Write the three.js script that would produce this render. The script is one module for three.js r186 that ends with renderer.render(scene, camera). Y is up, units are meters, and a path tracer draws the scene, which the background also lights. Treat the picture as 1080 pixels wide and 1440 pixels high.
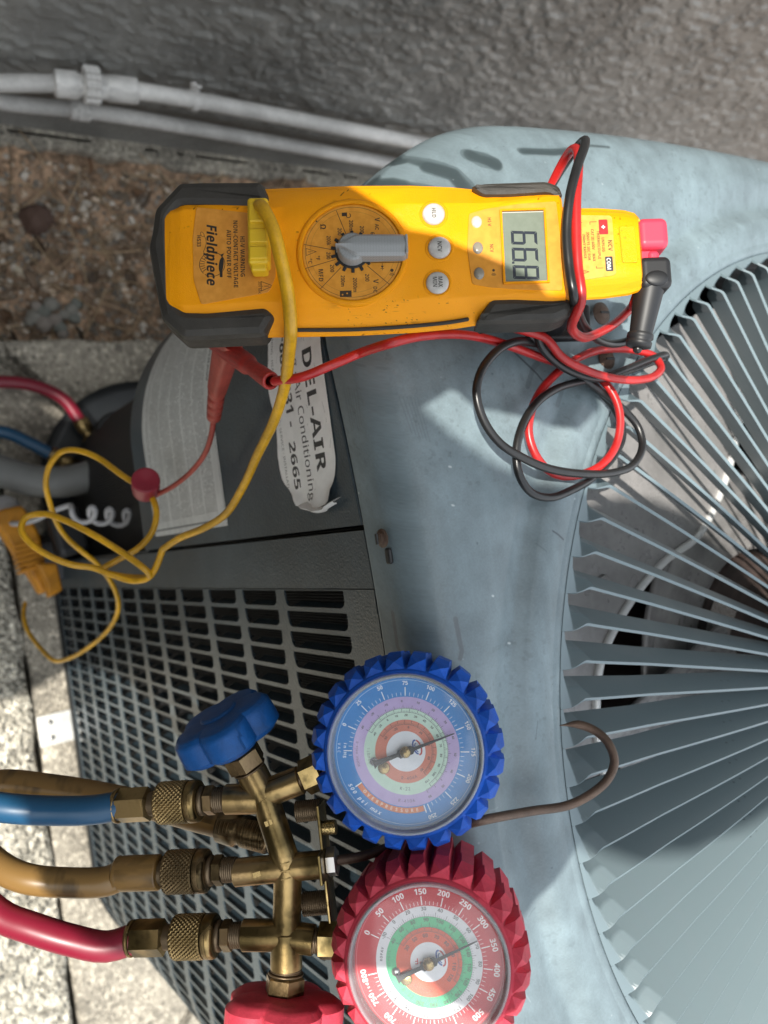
import * as THREE from 'three';
import { mergeGeometries, mergeVertices, toCreasedNormals } from 'three/addons/utils/BufferGeometryUtils.js';
import { RoundedBoxGeometry } from 'three/addons/geometries/RoundedBoxGeometry.js';
import { MarchingCubes } from 'three/addons/objects/MarchingCubes.js';

// ---------------------------------------------------------------- camera, sky, sun, exposure
const V = (x, y, z) => new THREE.Vector3(x, y, z);
const scene = new THREE.Scene();
const FOCAL = 1150, CAM_Y = 1.03;                                   // focal length in pixels of a 1080 x 1440 picture; height above the pad
const DOWN = V(-765, 105, FOCAL).normalize();                       // straight down, seen in the camera's axes (right, down, forward)
const ZC = V(105, 765, 0).normalize(), XC = new THREE.Vector3().crossVectors(ZC, DOWN);
const camera = new THREE.PerspectiveCamera(2 * Math.atan(720 / FOCAL) * 180 / Math.PI, 0.75, 0.02, 200);
{
  const row = (i) => V(XC.getComponent(i), -DOWN.getComponent(i), ZC.getComponent(i));   // camera axis i in world terms
  const right = row(0), down = row(1), fwd = row(2);
  const m = new THREE.Matrix4().makeBasis(right, down.clone().negate(), fwd.clone().negate());
  camera.quaternion.setFromRotationMatrix(m);
  camera.position.set(0, CAM_Y, 0);
}
camera.focus = 0.345; camera.userData.fStop = 10.5;
scene.add(camera);

const TO_SUN = V(-0.85, 1, -0.14).normalize();
{
  const w = 128, h = 64, d = new Float32Array(w * h * 4);
  for (let j = 0; j < h; j++) for (let i = 0; i < w; i++) {
    const el = ((j + 0.5) / h - 0.5) * Math.PI, az = ((i + 0.5) / w) * Math.PI * 2 - Math.PI;
    const dir = V(Math.cos(el) * Math.cos(az), Math.sin(el), Math.cos(el) * Math.sin(az));
    const up = Math.max(0, dir.y), g = Math.pow(Math.max(0, dir.dot(TO_SUN)), 6);
    let r, gg, b;
    if (dir.y < 0) { r = 0.16; gg = 0.155; b = 0.145; }
    else {
      const k = Math.pow(1 - up, 2.2);
      r = 0.60 + 0.34 * k; gg = 0.665 + 0.275 * k; b = 0.74 + 0.20 * k;
      r += 0.75 * g; gg += 0.70 * g; b += 0.60 * g;
    }
    const o = (j * w + i) * 4; d[o] = r; d[o + 1] = gg; d[o + 2] = b; d[o + 3] = 1;
  }
  const sky = new THREE.DataTexture(d, w, h, THREE.RGBAFormat, THREE.FloatType);
  sky.mapping = THREE.EquirectangularReflectionMapping; sky.magFilter = THREE.LinearFilter; sky.minFilter = THREE.LinearFilter; sky.needsUpdate = true;
  scene.background = sky; scene.environment = sky;
}
const SKY_POWER = 1.15;
scene.backgroundIntensity = SKY_POWER; scene.environmentIntensity = SKY_POWER;
const sun = new THREE.DirectionalLight(new THREE.Color(1, 0.955, 0.87), 3.6);
sun.position.copy(TO_SUN).multiplyScalar(6).add(V(0.4, 0.5, 0)); sun.target.position.set(0.4, 0.5, 0);
sun.castShadow = true; sun.shadow.mapSize.set(4096, 4096);
Object.assign(sun.shadow.camera, { left: -2.5, right: 2.5, top: 2.5, bottom: -2.5, near: 0.1, far: 14 });
scene.add(sun, sun.target);
const renderer = new THREE.WebGLRenderer({ antialias: true });
renderer.setSize(768, 1024);
renderer.toneMapping = THREE.LinearToneMapping;
renderer.toneMappingExposure = 1.92;
renderer.shadowMap.enabled = true;

// ---------------------------------------------------------------- small helpers
let seed = 12345;
const rnd = () => { seed = (seed * 1664525 + 1013904223) >>> 0; return seed / 4294967296; };
const rr = (a, b) => a + (b - a) * rnd();
const clamp = (x, a = 0, b = 1) => Math.min(b, Math.max(a, x));
const sstep = (a, b, x) => { const t = clamp((x - a) / (b - a)); return t * t * (3 - 2 * t); };
const lerp = (a, b, t) => a + (b - a) * t;
const hash = (x, y, s) => { let h = (x * 374761393 + y * 668265263 + s * 974634721) | 0; h = Math.imul(h ^ (h >>> 13), 1274126177); h = Math.imul(h ^ (h >>> 16), 2246822519); return ((h ^ (h >>> 15)) >>> 0) / 4294967296; };
function vnoise(x, y, s = 0, per = 0) {
  const xi = Math.floor(x), yi = Math.floor(y), fx = x - xi, fy = y - yi;
  const u = fx * fx * fx * (fx * (fx * 6 - 15) + 10), v = fy * fy * fy * (fy * (fy * 6 - 15) + 10), w = (a) => (per ? ((a % per) + per) % per : a);
  const a = hash(w(xi), w(yi), s), b = hash(w(xi + 1), w(yi), s), c = hash(w(xi), w(yi + 1), s), d = hash(w(xi + 1), w(yi + 1), s);
  return lerp(lerp(a, b, u), lerp(c, d, u), v);
}
function fbm(x, y, s = 0, oct = 4, per = 0) { let t = 0, a = 0.5, n = 0; for (let i = 0; i < oct; i++) { t += a * vnoise(x, y, s + i * 17, per); n += a; x *= 2; y *= 2; if (per) per *= 2; a *= 0.5; } return t / n; }

// pixel of a 1080 x 1440 view -> point in the place: on a level y, on the plane x, or at a depth
function ray(px, py) { const r = V(px - 540, py - 720, FOCAL); return V(r.dot(XC), -r.dot(DOWN), r.dot(ZC)); }
function onY(px, py, y) { const r = ray(px, py); return r.multiplyScalar((y - CAM_Y) / r.y).add(V(0, CAM_Y, 0)); }
function onX(px, py, x) { const r = ray(px, py); return r.multiplyScalar(x / r.x).add(V(0, CAM_Y, 0)); }
function onZ(px, py, z) { const r = ray(px, py); return r.multiplyScalar(z / r.z).add(V(0, CAM_Y, 0)); }
function atD(px, py, d) { return ray(px, py).multiplyScalar(d / FOCAL).add(V(0, CAM_Y, 0)); }

const used = {};
function numbered(name) { const n = used[name] = (used[name] ?? -1) + 1; return n ? `${name}_${String(n).padStart(3, '0')}` : name; }
function tag(o, label, category, group, kind) { o.userData.label = label; o.userData.category = category; if (group) o.userData.group = group; if (kind) o.userData.kind = kind; return o; }
function thing(name, label, category, group) { const g = new THREE.Group(); g.name = numbered(name); scene.add(g); return tag(g, label, category, group); }
function part(name, geo, mat, parent, label) {
  const g = Array.isArray(geo) ? merge(geo) : geo, o = new THREE.Mesh(g, mat); o.name = name; o.castShadow = o.receiveShadow = true;
  if (label) o.userData.label = label;
  (parent || scene).add(o); return o;
}
function structure(name, geo, mat) { const o = part(name, geo, mat); o.userData.kind = 'structure'; return o; }
function merge(list) {
  const clean = list.map((g) => { let q = g.index ? g.toNonIndexed() : g; for (const k of Object.keys(q.attributes)) if (!['position', 'normal', 'uv'].includes(k)) q.deleteAttribute(k); if (!q.attributes.uv) q.setAttribute('uv', new THREE.BufferAttribute(new Float32Array(q.attributes.position.count * 2), 2)); if (!q.attributes.normal) q.computeVertexNormals(); return q; });
  return mergeGeometries(clean);
}
const at = (g, x, y, z, rx = 0, ry = 0, rz = 0) => { if (rx) g.rotateX(rx); if (ry) g.rotateY(ry); if (rz) g.rotateZ(rz); return g.translate(x, y, z); };
function rbox(w, h, d, r = 0.001, x = 0, y = 0, z = 0, seg = 2) { return new RoundedBoxGeometry(w, h, d, seg, Math.min(r, w / 2.01, h / 2.01, d / 2.01)).translate(x, y, z); }
function surface(nu, nv, fn, closeU = false) {                      // grid of fn(i, j) -> Vector3, optional uv from fn(...).uv
  const pos = [], uv = [], idx = [], W = nv + 1;
  for (let i = 0; i <= nu; i++) for (let j = 0; j <= nv; j++) { const p = fn(i / nu, j / nv); pos.push(p.x, p.y, p.z); uv.push(p.uv ? p.uv[0] : i / nu, p.uv ? p.uv[1] : j / nv); }
  for (let i = 0; i < nu; i++) for (let j = 0; j < nv; j++) { const a = i * W + j, b = a + 1, c = a + W, d = c + 1; idx.push(a, b, c, b, d, c); }
  const g = new THREE.BufferGeometry(); g.setAttribute('position', new THREE.Float32BufferAttribute(pos, 3)); g.setAttribute('uv', new THREE.Float32BufferAttribute(uv, 2)); g.setIndex(idx); g.computeVertexNormals(); return g;
}
function tube(points, r, { seg = points.length * 10, radial = 10, caps = true, radius, tension } = {}) {   // uv in metres along, taper through radius(t)
  const c = new THREE.CatmullRomCurve3(points, false, tension === undefined ? 'centripetal' : 'catmullrom', tension), L = c.getLength(), fr = c.computeFrenetFrames(seg, false);
  const g = surface(seg, radial, (s, t) => {
    const i = Math.round(s * seg), p = c.getPointAt(s), a = t * Math.PI * 2, q = radius ? radius(s) : r;
    p.addScaledVector(fr.normals[i], Math.cos(a) * q).addScaledVector(fr.binormals[i], Math.sin(a) * q); p.uv = [t * q * 6.283, s * L]; return p;
  });
  // seam normals
  const n = g.attributes.normal; for (let i = 0; i <= seg; i++) { const a = i * (radial + 1), b = a + radial, v = V(n.getX(a) + n.getX(b), n.getY(a) + n.getY(b), n.getZ(a) + n.getZ(b)).normalize(); n.setXYZ(a, v.x, v.y, v.z); n.setXYZ(b, v.x, v.y, v.z); }
  if (!caps) return g;
  const out = [g]; for (const s of [0, 1]) { const p = c.getPointAt(s), q = radius ? radius(s) : r; out.push(new THREE.SphereGeometry(q * 0.999, radial, 6).translate(p.x, p.y, p.z)); }
  return merge(out);
}
function lathe(profile, seg = 24) { return new THREE.LatheGeometry(profile.map(([r, y]) => new THREE.Vector2(Math.max(r, 1e-5), y)), seg); }
const Yax = V(0, 1, 0);
function aim(g, from, to) { const q = new THREE.Quaternion().setFromUnitVectors(Yax, to.clone().sub(from).normalize()); g.applyQuaternion(q); return g.translate(from.x, from.y, from.z); }   // a lathe's +y along from -> to
function hex(r, h, bevel = 0.0006) {                                // hexagonal nut blank, axis y, y 0..h, chamfered
  const rows = [[r - bevel * 2, 0], [r, bevel], [r, h - bevel], [r - bevel * 2, h]], list = [];
  const g = new THREE.BufferGeometry(), pos = []; const P = (k, i) => { const a = (i % 6) * Math.PI / 3; return [rows[k][0] * Math.cos(a), rows[k][1], rows[k][0] * Math.sin(a)]; };
  for (let k = 0; k < 3; k++) for (let i = 0; i < 6; i++) { const a = P(k, i), b = P(k, i + 1), c = P(k + 1, i), d = P(k + 1, i + 1); pos.push(...a, ...c, ...b, ...b, ...c, ...d); }
  for (const k of [0, 3]) for (let i = 0; i < 6; i++) { const a = P(k, i), b = P(k, i + 1), c = [0, rows[k][1], 0]; k ? pos.push(...a, ...c, ...b) : pos.push(...a, ...b, ...c); }
  g.setAttribute('position', new THREE.Float32BufferAttribute(pos, 3)); g.computeVertexNormals(); return g;
}
function ext(shape, depth, bevel = 0, seg = 2, curve = 12) { return new THREE.ExtrudeGeometry(shape, { depth: depth - 2 * bevel, bevelEnabled: bevel > 0, bevelSize: bevel, bevelThickness: bevel, bevelSegments: seg, curveSegments: curve, bevelOffset: -bevel }).translate(0, 0, bevel); }
function poly(pts, r = 0) {                                         // closed shape through pts with rounded corners
  const s = new THREE.Shape(), n = pts.length;
  for (let i = 0; i < n; i++) {
    const p = new THREE.Vector2(...pts[i]), a = new THREE.Vector2(...pts[(i + n - 1) % n]), b = new THREE.Vector2(...pts[(i + 1) % n]);
    const k = Math.min(r, p.distanceTo(a) / 2.1, p.distanceTo(b) / 2.1), u = a.sub(p).normalize().multiplyScalar(k).add(p), w = b.sub(p).normalize().multiplyScalar(k).add(p);
    if (i) s.lineTo(u.x, u.y); else s.moveTo(u.x, u.y); s.quadraticCurveTo(p.x, p.y, w.x, w.y);
  }
  s.closePath(); return s;
}

// ---------------------------------------------------------------- textures and materials
function dataTex(n, fn, srgb, m = n) {
  const d = new Uint8Array(n * m * 4);
  for (let j = 0; j < m; j++) for (let i = 0; i < n; i++) { const c = fn(i / n, j / m), o = (j * n + i) * 4; d[o] = clamp(c[0]) * 255; d[o + 1] = clamp(c[1] ?? c[0]) * 255; d[o + 2] = clamp(c[2] ?? c[0]) * 255; d[o + 3] = 255; }
  const t = new THREE.DataTexture(d, n, m, THREE.RGBAFormat); t.wrapS = t.wrapT = THREE.RepeatWrapping; t.magFilter = THREE.LinearFilter; t.minFilter = THREE.LinearMipmapLinearFilter; t.generateMipmaps = true; if (srgb) t.colorSpace = THREE.SRGBColorSpace; t.needsUpdate = true; return t;
}
const scaled = (t, k, ky = k) => { const c = t.clone(); c.repeat.set(k, ky); c.needsUpdate = true; return c; };
const lin = (r, g, b) => new THREE.Color().setRGB(r, g, b);
const N1 = dataTex(512, (x, y) => [fbm(x * 8, y * 8, 3, 6, 8)]);                      // broad cloudy noise
const N2 = dataTex(512, (x, y) => [clamp(0.5 + (fbm(x * 64, y * 64, 9, 3, 64) - 0.5) * 1.8)]);   // fine grain
const ROUGH = dataTex(256, (x, y) => { const v = 0.62 + 0.38 * fbm(x * 10, y * 10, 21, 5, 10); return [v, v, v]; });
const GRIME = dataTex(512, (x, y) => { const a = fbm(x * 6, y * 6, 31, 5, 6), b = fbm(x * 90, y * 90, 5, 2, 90), v = clamp(0.88 + 0.20 * (a - 0.5) * 2 + 0.08 * (b - 0.5) - 0.22 * sstep(0.78, 0.9, b) * sstep(0.5, 0.7, a)); return [v, v * 0.995, v * 0.98]; }, true);
const SCUFF = dataTex(1024, (x, y) => { const a = fbm(x * 5, y * 5, 131, 4, 5), b = fbm(x * 120, y * 120, 135, 2, 120), s = fbm(x * 14, y * 90, 139, 3), v = clamp(0.965 + 0.07 * (a - 0.5) - 0.5 * sstep(0.80, 0.88, b) * sstep(0.48, 0.62, a) - 0.16 * sstep(0.70, 0.80, s) * sstep(0.5, 0.7, a)); return [v, v * 0.99, v * 0.97]; }, true);
const M = {};
function mat(name, c, rough, o = {}) { return M[name] = new THREE.MeshPhysicalMaterial({ color: lin(...c), roughness: rough, metalness: 0, ...o }); }
mat('panel', [0.047, 0.074, 0.096], 0.42, { map: scaled(GRIME, 3), roughnessMap: scaled(ROUGH, 4), bumpMap: scaled(N2, 18), bumpScale: 0.00012, clearcoat: 0.15, clearcoatRoughness: 0.35 });
mat('panelEdge', [0.05, 0.06, 0.066], 0.5);
mat('fin', [0.165, 0.222, 0.255], 0.40, { map: scaled(SCUFF, 3), roughnessMap: scaled(ROUGH, 5) });
mat('dark', [0.012, 0.012, 0.013], 0.7);
mat('coil', [0.012, 0.012, 0.013], 0.6, { bumpMap: dataTex(64, (x) => [Math.abs((x * 8) % 1 - 0.5) * 2]), bumpScale: 0.001 });
mat('galv', [0.42, 0.41, 0.42], 0.38, { metalness: 0.35, map: scaled(GRIME, 4), roughnessMap: scaled(ROUGH, 6) });
mat('galvBright', [0.78, 0.78, 0.77], 0.35, { metalness: 0.3 });
mat('motor', [0.085, 0.062, 0.058], 0.5, { map: scaled(GRIME, 6) });
mat('steel', [0.42, 0.41, 0.40], 0.34, { metalness: 0.9, roughnessMap: scaled(ROUGH, 30) });
mat('rustSteel', [0.150, 0.100, 0.075], 0.42, { metalness: 0.55, map: scaled(GRIME, 20), roughnessMap: scaled(ROUGH, 30), bumpMap: scaled(N2, 60), bumpScale: 0.0001 });
const BRASS = dataTex(512, (x, y) => { const a = fbm(x * 7, y * 7, 51, 5, 7), b = fbm(x * 40, y * 40, 57, 3, 40), k = clamp(1.04 - 0.50 * sstep(0.38, 0.68, a) - 0.16 * sstep(0.55, 0.8, b)); return [k, k * (0.97 + 0.02 * a), k * (0.84 + 0.2 * (1 - a))]; }, true);
mat('brass', [0.37, 0.27, 0.125], 0.40, { metalness: 0.92, map: scaled(BRASS, 6), roughnessMap: scaled(ROUGH, 4), bumpMap: scaled(N2, 30), bumpScale: 0.00002 });
mat('brassDark', [0.25, 0.18, 0.095], 0.38, { metalness: 0.85, map: scaled(BRASS, 8), roughnessMap: scaled(ROUGH, 5), bumpMap: scaled(N2, 30), bumpScale: 0.00002 });
mat('brassBright', [0.54, 0.41, 0.19], 0.36, { metalness: 0.92, map: scaled(BRASS, 8), roughnessMap: scaled(ROUGH, 5) });
mat('thread', [0.16, 0.115, 0.07], 0.45, { metalness: 0.8 });
mat('yellow', [0.98, 0.375, 0.003], 0.42, { specularIntensity: 0.45, map: scaled(SCUFF, 7), roughnessMap: scaled(ROUGH, 18), bumpMap: scaled(N2, 70), bumpScale: 0.00006 });
mat('grip', [0.046, 0.041, 0.034], 0.62, { map: scaled(GRIME, 12), roughnessMap: scaled(ROUGH, 24), bumpMap: scaled(N2, 80), bumpScale: 0.00008 });
mat('cableYellow', [0.78, 0.42, 0.012], 0.36, { map: scaled(GRIME, 14) });
mat('plugYellow', [0.72, 0.46, 0.015], 0.38);
mat('cableRed', [0.58, 0.022, 0.022], 0.33, { map: scaled(GRIME, 14) });
mat('plugRed', [0.62, 0.045, 0.085], 0.42);
mat('bootRed', [0.46, 0.035, 0.028], 0.42, { map: scaled(GRIME, 14) });
mat('clipRed', [0.46, 0.075, 0.055], 0.45, { map: scaled(GRIME, 14) });
mat('capRed', [0.26, 0.012, 0.03], 0.4);
mat('cableBlack', [0.017, 0.017, 0.018], 0.33, { map: scaled(GRIME, 14) });
mat('plugBlack', [0.012, 0.0125, 0.014], 0.48);
mat('hoseBlue', [0.010, 0.075, 0.17], 0.50, { map: scaled(SCUFF, 10), roughnessMap: scaled(ROUGH, 10) });
mat('hoseRed', [0.22, 0.008, 0.028], 0.50, { map: scaled(SCUFF, 10), roughnessMap: scaled(ROUGH, 10) });
const HOSE = dataTex(512, (x, y) => { const a = fbm(x * 5, y * 12, 71, 5), k = clamp(1.05 - 0.45 * sstep(0.45, 0.8, a)); return [k, k * 0.97, k * 0.94]; }, true);
mat('hoseYellow', [0.215, 0.130, 0.042], 0.46, { map: scaled(HOSE, 8), roughnessMap: scaled(ROUGH, 10) });
mat('rubberBlue', [0.008, 0.10, 0.56], 0.46, { specularIntensity: 0.4, map: scaled(GRIME, 12), bumpMap: scaled(N2, 60), bumpScale: 0.00006 });
mat('knobBlue', [0.008, 0.095, 0.34], 0.40, { specularIntensity: 0.5, map: scaled(GRIME, 12), bumpMap: scaled(N2, 60), bumpScale: 0.00006 });
mat('rubberRed', [0.66, 0.060, 0.10], 0.46, { specularIntensity: 0.4, map: scaled(GRIME, 12), bumpMap: scaled(N2, 60), bumpScale: 0.00006 });
mat('lens', [0.95, 0.96, 0.97], 0.10, { transmission: 0.92, thickness: 0, ior: 1.45, specularIntensity: 0.9 });
mat('bezel', [0.80, 0.84, 0.86], 0.12, { transmission: 0.75, thickness: 0, ior: 1.45 });
mat('pvc', [0.80, 0.785, 0.77], 0.42, { map: scaled(GRIME, 3) });
mat('white', [0.80, 0.81, 0.80], 0.45, { map: scaled(GRIME, 5) });
mat('greyButton', [0.42, 0.41, 0.39], 0.42);
mat('knobGrey', [0.34, 0.355, 0.365], 0.42, { map: scaled(GRIME, 25) });
mat('black', [0.012, 0.012, 0.012], 0.55);
mat('conduit', [0.19, 0.195, 0.19], 0.5);
mat('clampOrange', [0.62, 0.26, 0.012], 0.45, { map: scaled(GRIME, 14) });
mat('foam', [0.42, 0.42, 0.43], 0.85);
function canvasTex(w, h, draw) {
  const c = document.createElement('canvas'); c.width = w; c.height = h; draw(c.getContext('2d'), w, h);
  const t = new THREE.CanvasTexture(c); t.colorSpace = THREE.SRGBColorSpace; t.anisotropy = 8; return t;
}
function grain(g, w, h, amount, s = 1) {                            // light and dark speckle of worn print
  const im = g.getImageData(0, 0, w, h), d = im.data;
  for (let j = 0; j < h; j++) for (let i = 0; i < w; i++) { const k = (fbm(i / 60, j / 60, s, 4) - 0.5) * amount + (hash(i, j, s) - 0.5) * amount * 0.5, o = (j * w + i) * 4; d[o] += k; d[o + 1] += k; d[o + 2] += k; }
  g.putImageData(im, 0, 0);
}
function planar(g, ax, ay, x0, y0, w, h) {                          // uv from two local axes
  const p = g.attributes.position, uv = new Float32Array(p.count * 2);
  for (let i = 0; i < p.count; i++) { const q = [p.getX(i), p.getY(i), p.getZ(i)]; uv[2 * i] = (q[ax] - x0) / w; uv[2 * i + 1] = (q[ay] - y0) / h; }
  g.setAttribute('uv', new THREE.BufferAttribute(uv, 2)); return g;
}
function boxUV(g) {                                                 // uv in metres from the dominant face direction
  if (g.index) g = g.toNonIndexed(); if (!g.attributes.normal) g.computeVertexNormals();
  const p = g.attributes.position, n = g.attributes.normal, uv = new Float32Array(p.count * 2);
  for (let i = 0; i < p.count; i++) { const a = Math.abs(n.getX(i)), b = Math.abs(n.getY(i)), c = Math.abs(n.getZ(i)); const q = a > b && a > c ? [p.getZ(i), p.getY(i)] : b > c ? [p.getX(i), p.getZ(i)] : [p.getX(i), p.getY(i)]; uv[2 * i] = q[0]; uv[2 * i + 1] = q[1]; }
  g.setAttribute('uv', new THREE.BufferAttribute(uv, 2)); return g;
}

// ================================================================ THE SETTING
const WALL_Z = -0.55, DIRT_Y = -0.06;
{ // ground: one sheet, fine near the unit and coarse to the horizon
  const axis = (lo, hi, step, far) => { const a = []; for (let v = lo; v <= hi + 1e-9; v += step) a.push(v); let s = step, l = lo, h = hi; const L = [], H = []; while (h < far) { s *= 1.6; l -= s; h += s; L.unshift(l); H.push(h); } return [...L, ...a, ...H]; };
  const xs = axis(0.08, 1.0, 0.005, 60), zs = axis(-0.56, -0.24, 0.005, 60);
  const g = surface(xs.length - 1, zs.length - 1, (a, b) => {
    const x = xs[Math.round(a * (xs.length - 1))], z = zs[Math.round(b * (zs.length - 1))];
    const near = x > -0.3 && x < 1.4 && z > -0.7 && z < -0.1 ? 1 : 0;
    const p = V(x, DIRT_Y - 0.004 + near * ((fbm(x * 14, z * 14, 5, 3) - 0.5) * 0.03 + (fbm(x * 70, z * 70, 8, 3) - 0.5) * 0.016), z); p.uv = [x, z]; return p;
  });
  const soil = dataTex(512, (x, y) => { const a = fbm(x * 8, y * 8, 3, 5, 8), b = fbm(x * 60, y * 60, 7, 3, 60), k = 0.38 + 0.34 * a + 0.42 * (b - 0.5); return [k * 1.12, k * 0.95, k * 0.80]; }, true);
  structure('ground', g, new THREE.MeshStandardMaterial({ color: lin(0.95, 0.90, 0.84), map: scaled(soil, 3.1), roughness: 0.95, bumpMap: scaled(N2, 8), bumpScale: 0.0014 }));
}
const CONC = (t, s, q = 1) => dataTex(1024, (x, y) => {
  const a = fbm(x * 5, y * 5, s, 5, 5), b = fbm(x * 90, y * 90, s + 3, 2, 90), c = fbm(x * 40, y * 40, s + 9, 3, 40);
  let k = t + 0.30 * (a - 0.5) + q * 0.24 * (b - 0.5) + q * 0.20 * (c - 0.5); k -= 0.22 * q * sstep(0.68, 0.84, c); k += 0.10 * sstep(0.70, 0.8, b);
  return [k * 1.02, k, k * 0.95];
}, true);
const matPad = new THREE.MeshStandardMaterial({ color: lin(0.84, 0.79, 0.72), map: scaled(CONC(0.64, 101), 2.6), roughness: 0.92, bumpMap: scaled(N2, 7), bumpScale: 0.0016 });
const matSlab = new THREE.MeshStandardMaterial({ color: lin(0.98, 0.95, 0.88), map: scaled(CONC(0.72, 131, 1.8), 2.2), roughness: 0.92, bumpMap: scaled(N2, 4), bumpScale: 0.005 });
function concreteBlock(name, x0, x1, z0, z1, top, bottom, m, wob) {   // worn edges: outline wobbles, rim is chipped
  const n = 140, k = 24, out = [];
  const per = (t) => { const w = x1 - x0, d = z1 - z0, L = 2 * (w + d), s = (((t % 1) + 1) % 1) * L; if (s < w) return [x0 + s, z0]; if (s < w + d) return [x1, z0 + s - w]; if (s < 2 * w + d) return [x1 - (s - w - d), z1]; return [x0, z1 - (s - 2 * w - d)]; };
  const cx = (x0 + x1) / 2, cz = (z0 + z1) / 2, N = 900;
  const g = surface(N, 6, (a, b) => {
    const r = Math.round(b * 6); const [x, z] = per(a); const dx = cx - x, dz = cz - z, l = Math.hypot(dx, dz);
    const inset = [0, 0, 0.0015, 0.006, 0.02, l * 0.5, l][r] , y = [bottom, top - 0.007, top - 0.002, top, top, top, top][r];
    const e = r < 3 ? (fbm(x * 22 + 9, z * 22, 3, 4) - 0.5) * wob : r === 3 ? (fbm(x * 22 + 9, z * 22, 3, 4) - 0.5) * wob * 0.7 : 0;
    // inset straight in from the nearest edges so that corners stay square
    const sx = r < 5 ? clamp((x - x0) < 1e-6 ? inset : (x1 - x) < 1e-6 ? -inset : 0, -1, 1) : dx * (r === 5 ? 0.5 : 1), sz = r < 5 ? ((z - z0) < 1e-6 ? inset : (z1 - z) < 1e-6 ? -inset : 0) : dz * (r === 5 ? 0.5 : 1);
    const ux = (x - x0) < 1e-6 ? 1 : (x1 - x) < 1e-6 ? -1 : 0, uz = (z - z0) < 1e-6 ? 1 : (z1 - z) < 1e-6 ? -1 : 0;
    const p = V(x + sx + ux * e, y + (r < 4 ? (fbm(x * 40, z * 40, 6, 2) - 0.5) * wob * 0.15 : 0), z + sz + uz * e); p.uv = [p.x + (r === 0 ? 0.05 : 0), p.z]; return p;
  });
  return structure(name, g, m);
}
concreteBlock('concrete_pad', 0.1695, 1.12, -0.262, 0.72, 0, -0.12, matPad, 0.009);
concreteBlock('concrete_slab', -2.2, 0.1668, -0.32, 2.4, 0.004, -0.12, matSlab, 0.010);
concreteBlock('footing_strip', -1.5, 2.6, WALL_Z - 0.04, WALL_Z + 0.026, DIRT_Y + 0.006, -0.2, matPad, 0.016);

{ // stuccoed house wall with eaves; the face is modelled lump by lump where the view comes near
  const w = thing('house_wall', 'grey stuccoed house wall behind the pipes and the condenser unit', 'wall');
  const x0 = 0.0, x1 = 1.75, y0 = -0.12, y1 = 0.72, nx = 640, ny = 310;
  const stucco = new THREE.MeshPhysicalMaterial({ color: lin(0.315, 0.313, 0.303), map: scaled(GRIME, 2), roughness: 0.44, roughnessMap: scaled(ROUGH, 5), bumpMap: scaled(N2, 5), bumpScale: 0.0004 });
  const g = surface(nx, ny, (a, b) => {
    const x = lerp(x0, x1, a), y = lerp(y0, y1, b), smooth = sstep(0.005, 0.085, y + (fbm(x * 9, 2, 4) - 0.5) * 0.03);
    const A = fbm(x * 64 + 0.8 * fbm(x * 40, y * 40, 3, 2), y * 96, 11, 3), B = fbm(x * 150 + 5, y * 190, 19, 2);
    const h = (sstep(0.34, 0.72, A) * 0.0031 + (B - 0.5) * 0.0013) * lerp(0.12, 1, smooth);
    const e = Math.min(1, Math.min(a, 1 - a) * 60, (1 - b) * 40), p = V(x, y, WALL_Z + h * e); p.uv = [x, y]; return p;
  });
  g.index.array.reverse(); g.computeVertexNormals();
  part('stucco_face', g, stucco, w);
  const boxes = [[-3, x0, -0.3, 2.7], [x1, 5, -0.3, 2.7], [x0, x1, y1, 2.7]].map(([a, b, c, d]) => at(new THREE.BoxGeometry(b - a, d - c, 0.2), (a + b) / 2, (c + d) / 2, WALL_Z - 0.1));
  boxes.push(at(new THREE.BoxGeometry(x1 - x0, y1 + 0.3, 0.18), (x0 + x1) / 2, (y1 - 0.3) / 2, WALL_Z - 0.11));
  part('upper_wall', boxes.map(boxUV), stucco, w);
  tagBase(w, V(0.9, DIRT_Y, WALL_Z));
}
function tagBase(o, p) { o.updateMatrixWorld(true); for (const c of o.children) c.position.sub(p); o.position.copy(p); return o; }   // move a group's origin to its base

{ // the neighbour's plot ends in a plain wall across the side yard, behind the photographer
  const w = thing('garden_wall', 'dark rendered boundary wall across the side yard, facing the condenser unit', 'wall');
  part('wall_face', boxUV(rbox(0.15, 2.2, 9, 0.01, 0, 1.04, 0)), new THREE.MeshStandardMaterial({ color: lin(0.13, 0.125, 0.115), roughness: 0.9, map: scaled(GRIME, 1) }), w);
  part('coping', boxUV(rbox(0.24, 0.06, 9.1, 0.01, 0, 2.17, 0)), matPad, w);
  w.position.set(-2.3, DIRT_Y, 1.2);
}
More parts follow.
